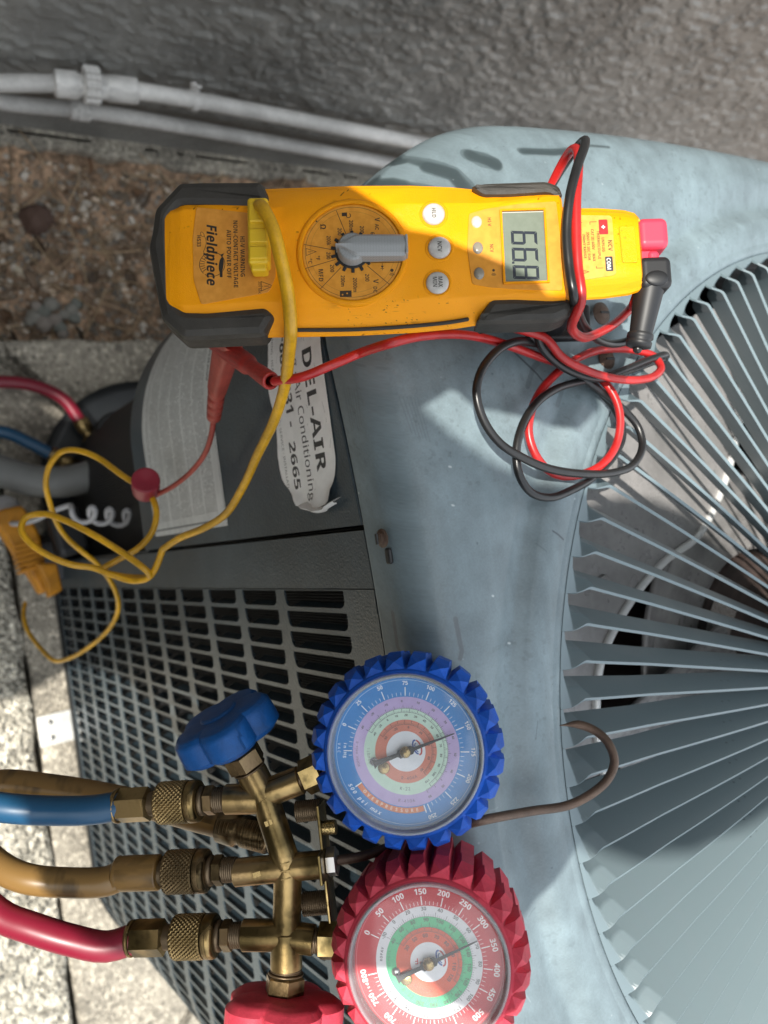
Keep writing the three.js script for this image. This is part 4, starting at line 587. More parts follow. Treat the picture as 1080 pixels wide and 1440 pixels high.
{ // thermocouple: flat yellow plug, long cable, pipe clamp on the line by the pad
  const t = thing('thermocouple_clamp', 'yellow thermocouple cable looping from the multimeter down to its orange pipe clamp', 'thermocouple');
  const m4 = new THREE.Matrix4().makeBasis(MU, MW, MV).setPosition(MO);
  const plug = mm(merge([rbox(8.4, 9, 28, 1.4, -37.6, 4.2, -6.6, 3), rbox(7.4, 2, 8, 0.9, -37.4, 8.9, -13.5), rbox(7.4, 1.6, 6, 0.7, -37.4, 8.7, -4), rbox(7.4, 1.6, 5.4, 0.7, -37.4, 8.7, 3.2), rbox(6.6, 7, 4, 1.2, -37.6, 4.0, 8)])).applyMatrix4(m4);
  part('plug', boxUV(plug), M.plugYellow, t);
  const D = (x, y, d) => atD(x, y, d);
  const A = [mw(-37, 8, -17), mw(-35, 12.5, -14), mw(-31, 14, -5), mw(-28, 12, 8), mw(-26, 9, 20), mw(-25.5, 4, 32), D(406, 500, 0.345), D(401, 540, 0.362), D(386, 590, 0.383), D(362, 640, 0.405), D(341, 686, 0.428), D(318, 722, 0.448), D(290, 741, 0.463), D(252, 757, 0.482), D(229, 772, 0.495)];
  part('cable', tube(A, 0.0024, { seg: 120, radial: 12, radius: (s) => lerp(0.0027, 0.0021, sstep(0.2, 0.8, s)) }), M.cableYellow, t);
  const q = (x, y, d) => atD(x / 3.2, 500 + y / 3.2, d);
  const B = [D(229, 772, 0.495), q(695, 965, 0.505), q(660, 1003, 0.51), q(590, 1012, 0.515), q(500, 985, 0.515), q(420, 955, 0.515), q(320, 940, 0.512), q(220, 900, 0.51), q(135, 842, 0.51), q(95, 782, 0.512), q(118, 728, 0.516), q(200, 713, 0.516), q(300, 745, 0.512), q(430, 812, 0.508), q(560, 893, 0.505), q(660, 968, 0.503), q(676, 990, 0.507), q(630, 1000, 0.52), q(540, 992, 0.525), q(460, 965, 0.53), q(520, 925, 0.53), q(620, 868, 0.53), q(682, 798, 0.532), q(704, 720, 0.535), q(690, 650, 0.54), q(640, 600, 0.545), q(545, 535, 0.55), q(440, 460, 0.556), q(350, 427, 0.562), q(280, 432, 0.568), q(226, 490, 0.575), q(206, 570, 0.585), q(222, 655, 0.60), q(262, 765, 0.62), q(310, 830, 0.635), q(365, 878, 0.645), q(430, 930, 0.655), q(488, 1000, 0.67), q(526, 1080, 0.685), q(530, 1150, 0.70), q(488, 1232, 0.72), q(400, 1312, 0.745), q(310, 1362, 0.77), q(245, 1372, 0.79), q(185, 1320, 0.81), q(122, 1232, 0.83), q(106, 1160, 0.845), q(112, 1115, 0.855)];
  part('cable', tube(B, 0.0021, { seg: 520, radial: 10 }), M.cableYellow, t);
  // spring clamp: two handles and jaws, lying along -x/z
  const P0 = q(40, 690, 0.86), P1 = q(160, 1085, 0.86), ax = P1.clone().sub(P0), L = ax.length(), g1 = poly([[-0.022, 0], [0.012, 0.0], [0.02, L * 0.35], [0.016, L * 0.8], [0.016, L * 0.97], [0.004, L], [0.0, L * 0.8], [-0.010, L * 0.45]], 0.006), side = V(1, 0, 0).addScaledVector(ax.clone().normalize(), -ax.clone().normalize().x).normalize(), nn = new THREE.Vector3().crossVectors(side, ax.clone().normalize());
  const put = (g) => g.applyMatrix4(new THREE.Matrix4().makeBasis(side, ax.clone().normalize(), nn).setPosition(P0));
  const cl = part('clamp_body', boxUV(put(ext(g1, 0.024, 0.004, 3).translate(0, 0, -0.012))), M.clampOrange, t);
  for (let i = 0; i < 6; i++) part('grip_rib', put(rbox(0.026, 0.004, 0.027, 0.0015, 0.004, L * (0.42 + i * 0.055), 0)), M.clampOrange, cl);
  part('clamp_handle', boxUV(put(ext(poly([[0.006, L * 0.66], [0.026, L * 0.72], [0.024, L * 1.02], [0.008, L * 1.06], [0.010, L * 0.9]], 0.004), 0.014, 0.003, 3).translate(-0.002, 0, -0.030))), M.clampOrange, t);
  part('clamp_jaw', boxUV(put(rbox(0.036, 0.05, 0.030, 0.008, 0.045, L * 0.42, -0.02))), M.plugBlack, t);
  tagBase(t, q(100, 1200, 0.86).setY(0));
}
{ // red test lead
  const t = lead('red_test_lead', 'red test lead coiled on the cover beside the multimeter, ending in a dark red handle');
  const m4 = new THREE.Matrix4().makeBasis(MU, MW, MV).setPosition(MO);
  part('plug', boxUV(mm(merge([rbox(13, 13, 13.5, 3, 126.4, -11, -7.5, 3), rbox(5, 9, 8, 2, 127, -12, 3), rbox(8, 10, 9, 2, 118, -12, -7)])).applyMatrix4(m4)), M.plugRed, t);
  part('strain_relief', boxUV(mm(rbox(8.5, 8.5, 9, 2, 124.6, -13, 1.2)).applyMatrix4(m4)), M.plugRed, t);
  const C = (x, y, h) => Y(650 + x / 3.6, 420 + y / 3.6, h);
  const A = [mw(123.8, -14, 5), mw(122.5, -16, 12), mw(120.5, -18, 18), Y(888, 432, 30), Y(868, 452, 32), Y(842, 468, 36), Y(818, 474, 44), Y(804, 458, 52), mw(92.2, 2.6, 24), mw(91.2, 4.2, 10), mw(91.4, 4.6, -4), mw(92.2, 4.6, -18), mw(94.0, 3, -30), mw(96, -2, -41), mw(96.5, -9, -48), mw(95, -20, -50), mw(89, -34, -40), mw(80, -43, -16), mw(73, -45, 0), mw(67, -46, 14), C(420, 200, 16), C(500, 292, 16), C(600, 350, 17), C(740, 398, 18), C(880, 412, 17), C(975, 390, 15), C(1006, 345, 12), C(975, 295, 9), C(880, 262, 7), C(760, 254, 6), C(660, 270, 6), C(570, 310, 5), C(470, 385, 4), C(390, 480, 4), C(345, 590, 5), C(340, 700, 5), C(390, 820, 6), C(480, 892, 6), C(590, 892, 8), C(700, 845, 11), C(775, 750, 13), C(800, 630, 14), C(785, 530, 13), C(735, 440, 10), C(670, 385, 6), C(560, 345, 4), C(440, 312, 4), C(330, 272, 6), C(200, 226, 9), C(80, 194, 10)];
  A.push(Y(640, 470, 10), Y(590, 473, 9), Y(548, 483, 8), atD(505, 497, 0.36), atD(465, 514, 0.355), atD(425, 530, 0.355), atD(386, 536, 0.362));
  part('cable', tube(A, 0.0021, { seg: 520, radial: 10 }), M.cableRed, t);
  const h0 = atD(381, 536, 0.364), h1 = atD(300, 478, 0.415);
  part('handle', aim(lathe([[0.0024, 0.002], [0.0026, 0], [0.0039, -0.0002], [0.0042, 0.001], [0.0040, 0.012], [0.0036, 0.022], [0.0044, 0.024], [0.0050, 0.026], [0.0052, 0.05], [0.0046, 0.07], [0, 0.072]], 24), h0, h1), M.cableRed, t).material = M.bootRed;
  tagBase(t, Y(800, 560, 0));
}
{ // red jumper clip hanging below the meter
  const t = lead('red_clip_lead', 'faded red clip lead hanging from under the multimeter over the warning label'); t.userData.category = 'clip lead';
  const a = atD(323, 470, 0.39), b = atD(305, 548, 0.455), c = atD(300, 592, 0.478);
  part('boot', boxUV((() => { const n = b.clone().sub(a).normalize(), g = surface(14, 20, (s, v) => { const ang = v * 6.2832, w = lerp(0.0078, 0.0050, s), d = lerp(0.0056, 0.0046, s); const cs = Math.cos(ang), sn = Math.sin(ang), e = 0.6; const p = a.clone().lerp(b, s), r = V(0.3, 0.1, 1).addScaledVector(n, -n.dot(V(0.3, 0.1, 1))).normalize(), u = new THREE.Vector3().crossVectors(n, r); return p.addScaledVector(r, Math.sign(cs) * Math.abs(cs) ** e * w).addScaledVector(u, Math.sign(sn) * Math.abs(sn) ** e * d); }); return g; })()), M.clipRed, t);
  part('strain_relief', aim(lathe([[0.0050, 0], [0.0048, 0.004], [0.0039, 0.0045], [0.0039, 0.0065], [0.0048, 0.007], [0.0047, 0.011], [0.0038, 0.0115], [0.0038, 0.0135], [0.0046, 0.014], [0.0045, 0.018], [0.0036, 0.0185], [0.0036, 0.0205], [0.0043, 0.021], [0.0041, 0.025], [0.0025, 0.0275], [0.0018, 0.029]], 20), b, c), M.clipRed, t);
  part('wire', tube([c, atD(297, 612, 0.485), atD(288, 638, 0.50), atD(270, 662, 0.515), atD(246, 682, 0.53), atD(222, 695, 0.545), atD(209, 700, 0.55), atD(205, 694, 0.552)], 0.0017, { seg: 60 }), M.clipRed, t);
  const e = atD(205, 694, 0.552), f = atD(205, 664, 0.56);
  part('clip_boot', [aim(lathe([[0, 0], [0.003, 0.0005], [0.0062, 0.003], [0.0088, 0.006], [0.0092, 0.011], [0.0092, 0.022], [0.0084, 0.0235], [0.0070, 0.0225], [0, 0.0215]], 26), e, f.clone().lerp(V(0, CAM_Y, 0), 0.07))], M.capRed, t);
  tagBase(t, atD(205, 690, 0.56));
}
{ // black test lead
  const t = lead('black_test_lead', 'black test lead plugged into the multimeter head, looped over the red lead on the cover');
  const m4 = new THREE.Matrix4().makeBasis(MU, MW, MV).setPosition(MO), C = (x, y, h) => Y(650 + x / 3.6, 420 + y / 3.6, h);
  part('plug', boxUV(mm(merge([rbox(13.5, 13, 14, 3, 126.2, -10.5, 10, 3), rbox(10, 9, 9, 2, 118, -11, 9)])).applyMatrix4(m4)), M.plugBlack, t);
  part('thumb_pad', mm(new THREE.SphereGeometry(4.6, 20, 10).scale(1.05, 0.28, 0.72).translate(126, -4.2, 13)).applyMatrix4(m4), M.plugBlack, t);
  part('plug_sleeve', aim(lathe([[0.0062, 0], [0.0060, 0.004], [0.0054, 0.012], [0.0048, 0.020], [0.0054, 0.0205], [0.0056, 0.0222], [0.0046, 0.0228], [0.0054, 0.0240], [0.0053, 0.0258], [0.0030, 0.0266], [0.002, 0.0266]], 22), mw(125, -10.5, 14), mw(118.0, -15, 46)), M.plugBlack, t);
  const A = [mw(119.2, -14.2, 40), C(862, 196, 24), C(836, 214, 21), C(770, 228, 21), C(690, 208, 26), C(620, 140, 36), C(588, 70, 46), mw(88.6, 5, 23), mw(87.0, 6.4, 10), mw(87.0, 6.6, -4), mw(89, 7.4, -18), mw(93.0, 6, -31), mw(98, 1, -43), mw(100.5, -8, -51), mw(98, -20, -52), mw(90, -32, -42), mw(84, -40, -28), mw(77, -45, -10), mw(69, -47, 6), C(360, 120, 14), C(400, 240, 13), C(480, 325, 12), C(580, 380, 11), C(700, 405, 11), C(820, 362, 11), C(940, 312, 10), C(1025, 285, 9), C(1030, 297, 6), C(960, 322, 5), C(850, 362, 4), C(740, 392, 4), C(620, 416, 6), C(480, 455, 9), C(375, 530, 11), C(305, 640, 12), C(274, 770, 12), C(288, 890, 12), C(345, 978, 11), C(440, 1007, 10), C(560, 966, 8), C(680, 890, 5), C(772, 790, 4), C(812, 690, 4), C(790, 590, 4), C(725, 500, 3.5), C(650, 420, 3), C(550, 330, 3), C(450, 258, 5), C(380, 228, 8), C(285, 216, 11), C(180, 262, 13), C(95, 370, 13), C(72, 480, 13), C(108, 615, 13), C(190, 730, 14), C(300, 802, 16), C(430, 858, 17), C(600, 886, 17), C(770, 880, 15), C(868, 838, 13), C(912, 745, 11), C(890, 650, 9), C(825, 570, 7), C(740, 500, 7), C(640, 425, 7), C(520, 330, 8), C(400, 235, 10), C(300, 140, 12), C(240, 60, 14)];
  part('cable', tube(A, 0.0020, { seg: 680, radial: 10 }), M.cableBlack, t);
  tagBase(t, Y(780, 620, 0));
}

// ================================================================ THE GAUGE MANIFOLD, hung by its hook from the grille
const manifold = thing('gauge_manifold', 'brass gauge manifold with a blue and a red pressure gauge hooked over the grille', 'gauge manifold');
const GX = V(-0.08332, 0.10052, 0.99144), GZ = V(-0.63273, 0.76329, -0.13056), GO = V(0.14144, 0.71126, 0.14246);   // across (red side), up, out of the faces
GX.normalize(); GZ.addScaledVector(GX, -GZ.dot(GX)).normalize(); const GY = new THREE.Vector3().crossVectors(GZ, GX);
const gw = (x, y, z) => GO.clone().addScaledVector(GX, x / 1000).addScaledVector(GY, y / 1000).addScaledVector(GZ, z / 1000);
const gInv = new THREE.Matrix4().makeBasis(GX, GY, GZ).setPosition(GO).invert(), gl = (p) => p.clone().applyMatrix4(gInv);
const mv = (x, y, z) => V(x / 1000, y / 1000, z / 1000);
const turned = (prof, a, b, seg = 28) => aim(mm(lathe(prof, seg)), mv(...a), mv(...b));
const rod = (r, a, b, seg = 24) => { const L = Math.hypot(b[0] - a[0], b[1] - a[1], b[2] - a[2]); return turned([[0, 0], [r - 0.3, 0], [r, 0.3], [r, L - 0.3], [r - 0.3, L], [0, L]], a, b, seg); };
function thread(r, a, b, pitch = 0.9) { const L = Math.hypot(b[0] - a[0], b[1] - a[1], b[2] - a[2]), p = []; p.push([0, 0]); for (let y = 0; y < L; y += pitch) { p.push([r - 0.45, y], [r, y + pitch * 0.35], [r, y + pitch * 0.6]); } p.push([r - 0.45, L], [0, L]); return turned(p, a, b, 24); }
function knurl(r, a, b) {
  const L = Math.hypot(b[0] - a[0], b[1] - a[1], b[2] - a[2]), n = 288, m = 80;
  const g = surface(n, m, (s, t) => { const ang = s * 6.28318, y = t * L, e = Math.min(1, t * 14, (1 - t) * 14), u = Math.round(6.28318 * r / 2.05) * s, v = y / 2.05, d1 = Math.abs(((u + v) % 1 + 1) % 1 - 0.5), d2 = Math.abs(((u - v) % 1 + 1) % 1 - 0.5), h = Math.min(d1, d2) * 2, R = r * (0.955 + 0.045 * Math.min(1, e)) - 0.7 * (1 - Math.min(1, h * 1.5)) * Math.min(1, t * 8, (1 - t) * 8); return V(R * Math.cos(ang) * (t === 0 || t === 1 ? 0.9 : 1), y, -R * Math.sin(ang) * (t === 0 || t === 1 ? 0.9 : 1)); });
  return aim(mm(g), mv(...a), mv(...b));
}
const nut = (r, h, a, b, bevel = 0.5) => aim(mm(hex(r, h, bevel)), mv(...a), mv(...b));
{
  const bu = (g) => boxUV(g);
  const body = [
    rod(5.7, [0, 15, 0], [0, -23, 0], 32), rod(5.9, [0, 0, 0], [-31, -7.2, 0], 32), rod(5.9, [0, 0, 0], [29, -3.8, 0], 32),
    rod(6.3, [-29, -9, 0], [-30.2, -24, 0], 32), rod(6.3, [26.6, -4, 0], [25.2, -22, 0], 32),
    rod(6.0, [-31, -6, 0], [-35, 9.5, 0], 32), rod(6.0, [27.2, -3, 0], [29.6, 8, 0], 32),
    rod(6.6, [-29, -6.8, 0], [-40.4, -11.6, 0], 32), rod(6.6, [25, -3.4, 0], [39.5, -5, 0], 32),
  ];
  part('brass_body', body.map(bu), M.brass, manifold);
  // cast mark at the crossing: three raised strokes
  for (const [x, y] of [[-3.4, 1.4], [-0.4, 1.2], [2.8, 1.0]]) part('cast_mark', at(mm(rbox(0.5, 4.4, 0.5, 0.2)), x / 1000, y / 1000 - 0.001, 0.0057, 0, 0, 0.1), M.brassBright, manifold);
  for (const [x, y, r] of [[-20, -4.8, 0.3], [0, -12, 0.2], [32, -4, 1.5]]) part('wear_spot', at(mm(rbox(2.2, 3.4, 0.24, 0.1)), x / 1000, y / 1000, 0.00575, 0, 0, r), M.brassBright, manifold);
  // valve bonnets and handwheels
  const valve = (a, dir, colour, lab, near, R) => {
    const P = (d) => [a[0] + dir[0] * d, a[1] + dir[1] * d, a[2] + dir[2] * d];
    part('bonnet_ring', [thread(6.5, P(-2), P(1.6)), turned([[0, 0], [7.0, 0], [7.4, 0.5], [7.0, 1], [0, 1]], P(1.6), P(2.6))].map(bu), M.thread, manifold);
    part('bonnet_nut', bu(nut(8.4, 8.2, P(2.6), P(10), 0.8)), M.brassDark, manifold);
    part('valve_stem', bu(rod(4.2, P(10), P(15))), M.brassDark, manifold);
    const prof = [[-9, 0], [-8.6, 0.6], [-7.4, 0.86], [-5, 1], [0, 1], [4.5, 0.985], [6.4, 0.9], [7.2, 0.72], [7.5, 0.36], [7.5, 0]];
    const g = surface(120, (prof.length - 1) * 3, (s, t) => {
      const ang = s * 6.28318, x = t * (prof.length - 1), i = Math.min(prof.length - 2, Math.floor(x)), k = x - i, y = lerp(prof[i][0], prof[i + 1][0], k), q = lerp(prof[i][1], prof[i + 1][1], k), lobe = 0.80 + 0.20 * Math.pow(Math.abs(Math.cos(ang * 2.5)), 0.85) * 1.0;
      return V(R * q * lobe * Math.cos(ang), y, -R * q * lobe * Math.sin(ang));
    });
    const kn = part('valve_knob', bu(aim(mm(toCreasedNormals(g, 0.8)).rotateY(0.35), mv(...P(near)), mv(...P(near + 7.5)))), colour, manifold, lab);
    part('knob_cap', bu(turned([[0, 1.2], [7, 1.1], [8.2, 0.4], [8.4, -0.4]], P(near + 7.5), P(near + 8.5))), colour, kn);
  };
  valve([-40.4, -11.6, 0], [-0.90, -0.30, 0.32], M.knobBlue, 'blue valve knob with wavy edge', 22.5, 22.5);
  valve([39.5, -5, 0], [0.975, -0.17, 0.12], M.rubberRed, 'red valve knob', 18, 25);

  // gauges
  function gauge(cx, cy, stem, rubber, dialTex, needleDeg, lab) {
    const g = new THREE.Group(); g.name = numbered('pressure_gauge'); g.userData.label = lab; manifold.add(g);
    const C = (x, y, z) => [cx + x, cy + y, z];
    // ribbed rubber boot: a body ring and faceted lugs in one skin
    const list = [], NT = 24;
    const ring = mm(lathe([[22, -15], [31, -15], [33, -13.5], [33.4, -4], [33.4, 22], [33.0, 24.5], [32.2, 26.5], [30.9, 27.6], [30.0, 27.0], [29.8, 24], [29.8, 18]], 96).rotateX(Math.PI / 2));   // axis z
    list.push(ring.index ? ring.toNonIndexed() : ring);
    for (let i = 0; i < NT; i++) {
      const a = i / NT * Math.PI * 2, P = (r, t, z) => { const c = Math.cos(a), s = Math.sin(a); return [(r * c - t * s) / 1000, (r * s + t * c) / 1000, z / 1000]; };
      const pos = [], quad = (p, q, r, s) => pos.push(...p, ...q, ...r, ...p, ...r, ...s), tri = (p, q, r) => pos.push(...p, ...q, ...r);
      // front lug: gem shaped; back lug: lower block shifted half a pitch
      const A0 = P(32.0, -3.7, 26.6), A1 = P(32.0, 3.7, 26.6), B0 = P(36.6, -3.1, 24.0), B1 = P(36.6, 3.1, 24.0), T = P(35.0, 0, 27.4), Cb0 = P(38.4, -2.5, 19.5), Cb1 = P(38.4, 2.5, 19.5), D0 = P(38.2, -2.7, 8), D1 = P(38.2, 2.7, 8), E0 = P(33, -4.2, 8), E1 = P(33, 4.2, 8), F0 = P(33, -4.3, 21), F1 = P(33, 4.3, 21);
      tri(A0, B0, T); tri(B0, B1, T); tri(B1, A1, T); tri(A1, A0, T); quad(B0, Cb0, Cb1, B1); quad(Cb0, D0, D1, Cb1); quad(A0, F0, Cb0, B0); quad(F0, E0, D0, Cb0); quad(A1, B1, Cb1, F1); quad(F1, Cb1, D1, E1); quad(D0, E0, E1, D1);
      const t = (Math.PI / NT) * 36, G = (r, tt, z) => P(r, tt + 0, z);
      quad(G(37.4, -2.9, 7.6), G(37.0, -2.9, -13), G(37.0, 2.9, -13), G(37.4, 2.9, 7.6)); quad(G(33, -4.2, 7.6), G(33, -4.2, -14), G(37.0, -2.9, -13), G(37.4, -2.9, 7.6)); quad(G(37.4, 2.9, 7.6), G(37.0, 2.9, -13), G(33, 4.2, -14), G(33, 4.2, 7.6)); quad(G(37.0, -2.9, -13), G(33, -4.2, -14), G(33, 4.2, -14), G(37.0, 2.9, -13)); quad(G(33, -4.2, 7.6), G(37.4, -2.9, 7.6), G(37.4, 2.9, 7.6), G(33, 4.2, 7.6));
      const q = new THREE.BufferGeometry(); q.setAttribute('position', new THREE.Float32BufferAttribute(pos, 3)); q.computeVertexNormals(); list.push(q);
    }
    part('boot', boxUV(merge(list)).translate(cx / 1000, cy / 1000, 0), rubber, g);
    part('case_back', at(mm(lathe([[0, -11], [24, -11], [28, -9], [29.4, -4], [29.4, 18]], 48).rotateX(Math.PI / 2)), cx / 1000, cy / 1000, 0), M.steel, g);
    const dial = mm(new THREE.CircleGeometry(28.6, 96)).translate(cx / 1000, cy / 1000, 0.0232); planar(dial, 1, 0, (cy - 28.6) / 1000, (cx + 28.6) / 1000, 0.0572, -0.0572);
    const df = part('dial_face', dial, new THREE.MeshPhysicalMaterial({ map: dialTex, roughness: 0.5 }), g);
    part('dial_screw', [at(mm(lathe([[0, 1.1], [1.0, 1.0], [1.6, 0.5], [1.7, 0]], 18).rotateX(Math.PI / 2)), (cx + 2.6) / 1000, (cy - 13.0) / 1000, 0.0233)], M.steel, df);
    part('zero_screw', [at(mm(lathe([[0, 0.9], [1.9, 0.8], [2.3, 0.4], [2.4, 0]], 20).rotateX(Math.PI / 2)), (cx + 5.4) / 1000, (cy - 9.4) / 1000, 0.0233)], M.brassBright, df);
    // needle: canvas angle a (0 = local +y, growing towards local +x)
    const a = needleDeg * Math.PI / 180, nx = Math.sin(a), ny = Math.cos(a), px = Math.cos(a), py = -Math.sin(a);
    const sh = new THREE.Shape(); [[-13.5, -1.9], [-12.0, -1.0], [-3.4, -0.75], [-2.6, -1.7], [2.6, -1.7], [3.6, -0.7], [20.5, -0.22], [20.5, 0.22], [3.6, 0.7], [2.6, 1.7], [-2.6, 1.7], [-3.4, 0.75], [-12.0, 1.0], [-13.5, 1.9]].forEach(([l, w], i) => { const X = nx * l + px * w, Yv = ny * l + py * w; i ? sh.lineTo(X, Yv) : sh.moveTo(X, Yv); });
    part('needle', mm(ext(sh, 0.5, 0.1, 1)).translate(cx / 1000, cy / 1000, 0.0249), M.knobGrey, g).material = M.black;
    part('needle_pin', at(mm(lathe([[0, 1.5], [0.8, 1.45], [1.9, 1.1], [2.2, 0.5], [2.2, -1]], 28).rotateX(Math.PI / 2)), cx / 1000, cy / 1000, 0.0254), M.brassBright, g);
    part('bezel', at(mm(lathe([[28.4, 23.0], [28.5, 27.6], [29.1, 29.2], [30.0, 29.4], [30.5, 28.6], [30.6, 26.6]], 96).rotateX(Math.PI / 2)), cx / 1000, cy / 1000, 0), M.bezel, g);
    part('lens', at(mm(lathe([[0, 30.2], [12, 29.9], [22, 29.2], [28.4, 28.2]], 64).rotateX(Math.PI / 2)), cx / 1000, cy / 1000, 0), M.lens, g);
    part('stem_nut', bu(nut(7.6, 9, stem[0], stem[1], 0.6)), M.brassBright, g);
    part('stem', bu(thread(4.9, [stem[0][0] * 1.0, stem[0][1] - 4, 0], stem[0])), M.thread, g);
    part('stem_neck', bu(rod(5.2, stem[1], [cx + (stem[1][0] - cx) * 0.35, cy - 20, 0])), M.brassDark, g);
    return g;
  }
  const A0 = 209 * Math.PI / 180;
  function drawDial(c, S, o) {
    const R = S / 2, C = R, rad = (d) => d * Math.PI / 180, ring = (r, col) => { c.fillStyle = col; c.beginPath(); c.arc(C, C, r * R, 0, 7); c.fill(); };
    c.fillStyle = o.outer; c.fillRect(0, 0, S, S); if (o.pre) o.pre(c, C, R);
    ring(o.r[0], o.cols[0]); ring(o.r[1], o.cols[1]); ring(o.r[2], o.cols[2]); ring(o.r[3], '#dfe1e4');
    c.strokeStyle = '#f2f2ee'; const tick = (a, r0, r1, w, col) => { c.strokeStyle = col; c.lineWidth = w; c.beginPath(); c.moveTo(C + Math.cos(a) * r0 * R, C + Math.sin(a) * r0 * R); c.lineTo(C + Math.cos(a) * r1 * R, C + Math.sin(a) * r1 * R); c.stroke(); };
    const txt = (s, a, r, font, col, flip) => { c.save(); c.translate(C + Math.cos(a) * r * R, C + Math.sin(a) * r * R); c.rotate(a + Math.PI / 2 + (flip ? Math.PI : 0)); c.fillStyle = col; c.font = font; c.textAlign = 'center'; c.textBaseline = 'middle'; c.fillText(s, 0, 0); c.restore(); };
    for (let v = o.min; v <= o.max + 1e-6; v += o.step) { const a = rad(209 + o.k * v), big = Math.abs(v / o.big - Math.round(v / o.big)) < 1e-6, mid = Math.abs(v / o.mid - Math.round(v / o.mid)) < 1e-6; tick(a, o.r[0] + 0.012, o.r[0] + (big ? 0.13 : mid ? 0.085 : 0.06), big ? 9 : mid ? 6 : 4, '#eef0ee'); if (big && v >= 0) txt(o.names ? o.names(v) : String(v), a, o.r[0] + 0.185, `bold ${o.size}px sans-serif`, '#f0f1ee'); }
    // refrigerant temperature scales inside
    o.scales.forEach(([r0, r1, from, to, n, labels, rl]) => { for (let i = 0; i <= n; i++) { const a = rad(lerp(from, to, i / n)); tick(a, r0, r0 + (r1 - r0) * (i % 5 ? 0.5 : 1), i % 5 ? 2.4 : 4, '#3d3d3f'); } labels.forEach((t, i) => txt(String(t), rad(lerp(from, to, i / (labels.length - 1))), rl, `bold ${o.small}px sans-serif`, '#44423f')); c.strokeStyle = '#55534f'; c.lineWidth = 3; c.beginPath(); c.arc(C, C, r0 * R, rad(from), rad(to)); c.stroke(); });
    o.after(c, C, R, txt, rad);
    // round swirl mark beside the hub
    c.lineCap = 'round'; const mx = C + 0.155 * R, my = C - 0.04 * R; c.lineWidth = 15; c.strokeStyle = '#2a4f9a'; c.beginPath(); c.ellipse(mx, my, 0.045 * R, 0.095 * R, -0.25, 1.9, 4.9); c.stroke(); c.strokeStyle = '#b5342f'; c.beginPath(); c.ellipse(mx + 6, my + 4, 0.05 * R, 0.10 * R, -0.25, -1.1, 1.6); c.stroke(); c.strokeStyle = '#2a4f9a'; c.lineWidth = 9; c.beginPath(); c.ellipse(mx + 4, my + 4, 0.025 * R, 0.06 * R, -0.25, 1.9, 4.9); c.stroke();
    grain(c, S, S, 12, 2);
  }
  const blueDial = canvasTex(1400, 1400, (c, S) => drawDial(c, S, {
    outer: '#1f7fc4', r: [0.735, 0.58, 0.425, 0.27], cols: ['#b9a3cf', '#c3ddc9', '#cf7a62'], min: -30, max: 250, step: 5, big: 25, mid: 25, k: 0.9, size: 52, small: 30,
    scales: [[0.735 - 0.16, 0.62, 214, 428, 90, [-40, -20, -10, 0, 10, 20, 30, 40, 50, 60, 70, 80], 0.675], [0.425 + 0.10, 0.57, 214, 420, 90, [-40, -20, 0, 10, 20, 30, 40, 50, 60, 70, 80, 90, 100, 110], 0.485], [0.36, 0.42, 218, 415, 70, [-50, -20, 0, 20, 40, 60, 80], 0.325]],
    after: (c, C, R, txt, rad) => { c.strokeStyle = '#d9763f'; c.lineWidth = 0.075 * R; c.beginPath(); c.arc(C, C, 0.785 * R, rad(79), rad(152)); c.stroke(); c.lineWidth = 10; c.strokeStyle = '#f2efe8'; for (const a of [78, 152]) { c.beginPath(); c.moveTo(C + Math.cos(rad(a)) * 0.745 * R, C + Math.sin(rad(a)) * 0.745 * R); c.lineTo(C + Math.cos(rad(a)) * 0.85 * R, C + Math.sin(rad(a)) * 0.85 * R); c.stroke(); } 'OVERPRESSURE'.split('').forEach((s, i) => txt(s, rad(143 - i * 5.2), 0.785, 'bold 44px sans-serif', '#f3d9c4', true)); '500 psi max'.split('').forEach((s, i) => txt(s, rad(156 - i * 3.5), 0.90, 'bold italic 50px sans-serif', '#eef3f6', true)); 'in Hg'.split('').forEach((s, i) => txt(s, rad(193 - i * 3), 0.845, 'bold 42px sans-serif', '#e8eef2', true)); 'VAC'.split('').forEach((s, i) => txt(s, rad(192 - i * 3.2), 0.93, '38px sans-serif', '#e8eef2', true)); ['R-410A', 'R-22', 'R-404A'].forEach((s, i) => s.split('').forEach((q, j) => txt(q, rad(105 - j * (i === 0 ? 3.4 : i === 1 ? 4.4 : 6)), [0.66, 0.50, 0.36][i], '40px sans-serif', '#4a3f52', true))); 'R-404A VAPOR'.split('').forEach((s, i) => txt(s, rad(196 - i * 2.4), 0.68 - (i % 2) * 0.0, '30px sans-serif', '#4a3f52')); 'LIQUID'.split('').forEach((s, i) => txt(s, rad(190 - i * 4.2), 0.52, '30px sans-serif', '#4a4a4a')); c.strokeStyle = 'rgba(235,240,244,0.8)'; c.lineWidth = 4; c.beginPath(); c.arc(C, C, 0.965 * R, 0, 7); c.stroke(); },
  }));
